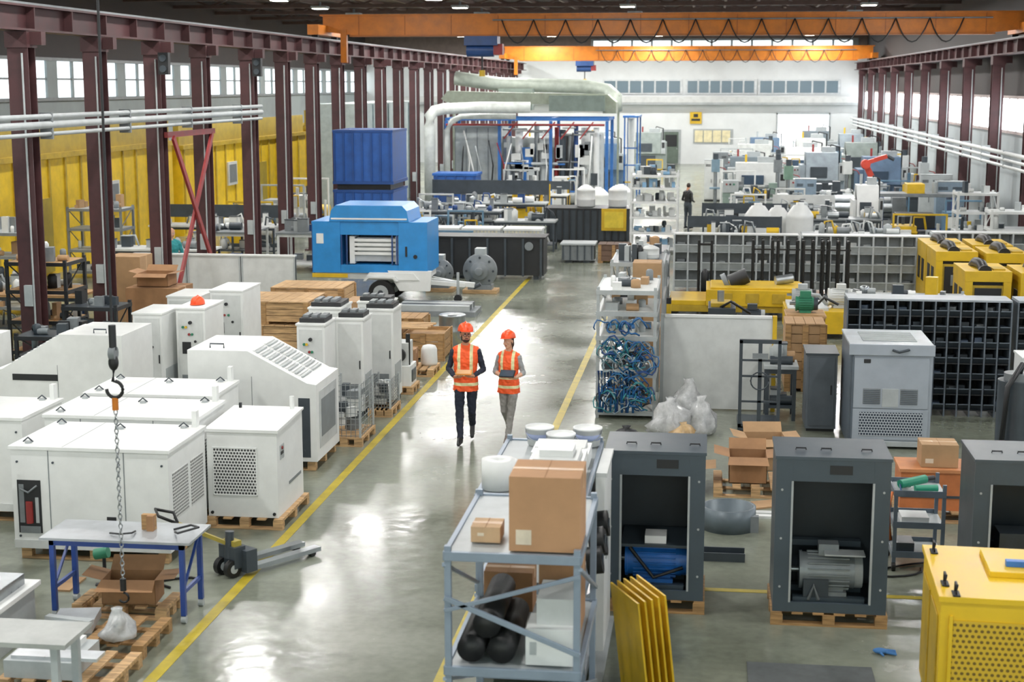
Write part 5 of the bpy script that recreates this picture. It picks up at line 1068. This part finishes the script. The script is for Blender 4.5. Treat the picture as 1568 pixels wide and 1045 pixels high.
    if C.get('helmet'):
        g=MB(); helmet_mb(g,H(0,.012,.056),.98,HOR,HR@Matrix.Rotation(-.06,3,'X')); g.fin('hard_hat',parent=e,center=False)
    if C.get('glasses'):
        g=MB()
        for sx in (-1,1):
            g.tube([H(sx*.032+.023*math.cos(a),-.102,.004+.018*math.sin(a)) for a in [k*math.pi/8 for k in range(17)]],.0028,BLK,5); g.tube([H(sx*.055,-.1,.008),H(sx*.078,-.05,.01),H(sx*.082,.01,.006)],.0025,BLK,5)
        g.tube([H(-.01,-.103,.006),H(.01,-.103,.006)],.0025,BLK,5); g.fin('glasses',parent=e,center=False)
    return e
CM=dict(trouser=NAVY,shirt=NAV2,skin=SKIN,vest=VEST,shoe=SHOE,hair=HAIRM,beard=True,helmet=True,glasses=True)
JM=dict(lhip=(-.095,0,.91),lknee=(-.085,-.15,.51),lank=(-.06,-.27,.105),ltoe=(-.07,-.44,.05),
        rhip=(.095,0,.91),rknee=(.09,-.05,.49),rank=(.07,.26,.215),rtoe=(.075,.14,.05),
        Lsh=(-.185,.01,1.385),Lel=(-.265,.04,1.12),Lwr=(-.16,-.19,1.045),Lhand=((.75,-.62,.05),(.35,.25,.9),-1,.45),
        Rsh=(.185,.01,1.385),Rel=(.265,.03,1.12),Rwr=(.15,-.20,1.06),Rhand=((-.75,-.62,.02),(-.35,.25,.9),1,.45),turn=.35,tilt=.04,head=(0,-.02,0))
man=person('man_in_hard_hat',(-3.58,22.55,.0),.05,1.0,CM,JM)
g=MB(); rt=Matrix.Rotation(.25,3,'X'); g.cb((-.0,-.29,1.125),(.24,.17,.012),M('#d98a3a',.6),rt); g.cb((-.0,-.29,1.134),(.2,.14,.006),M('#dcae7e',.6),rt); g.fin('document_folder',parent=man,center=False)
CW=dict(trouser=TROW,shirt=SHIRTW,skin=SKN2,vest=VEST,shoe=M('#6a5f58',.6),hair=HAIRW,long=True,helmet=True,rolled=True,w=.9)
JW=dict(lhip=(-.085,0,.91),lknee=(-.07,-.04,.50),lank=(-.05,.22,.2),ltoe=(-.055,.1,.05),
        rhip=(.085,0,.91),rknee=(.07,-.13,.51),rank=(.04,-.24,.105),rtoe=(.04,-.41,.05),
        Lsh=(-.16,.01,1.385),Lel=(-.24,.03,1.13),Lwr=(-.07,-.20,1.10),Lhand=((.85,-.45,.05),(.2,.5,.8),-1,.5),
        Rsh=(.16,.01,1.385),Rel=(.235,.03,1.13),Rwr=(.16,-.20,1.09),Rhand=((-.6,-.6,.1),(-.3,.5,.8),1,.6),turn=-.3,tilt=-.08,head=(-.005,-.02,0))
wom=person('woman_in_hard_hat',(-2.95,22.75,0),-.12,.925,CW,JW)
g=MB(); rt=Matrix.Rotation(.55,3,'X'); g.cb((.05,-.30,1.17),(.25,.17,.012),BLK,rt); g.cb((.05,-.303,1.177),(.22,.145,.004),M('#44505c',.1),rt); g.fin('tablet_computer',parent=wom,center=False)
CT=dict(trouser=DG,shirt=TEAL,skin=SKN2,vest=None,shoe=SHOE,hair=HGRY)
JT=dict(JM); JT.update(turn=.9,nod=.35,lank=(-.1,-.02,.1),ltoe=(-.1,-.18,.045),lknee=(-.1,-.03,.5),rank=(.1,.02,.1),rtoe=(.1,-.14,.045),rknee=(.1,-.01,.5))
person('worker_in_teal_shirt',(-13.3,36.9,0),.4,1.04,CT,JT,.012)
CD=dict(trouser=DG,shirt=DK,skin=SKIN,vest=None,shoe=SHOE,hair=HAIRM)
person('worker_in_dark_clothes',(-.75,58.2,0),2.4,.98,CD,JT,.015)
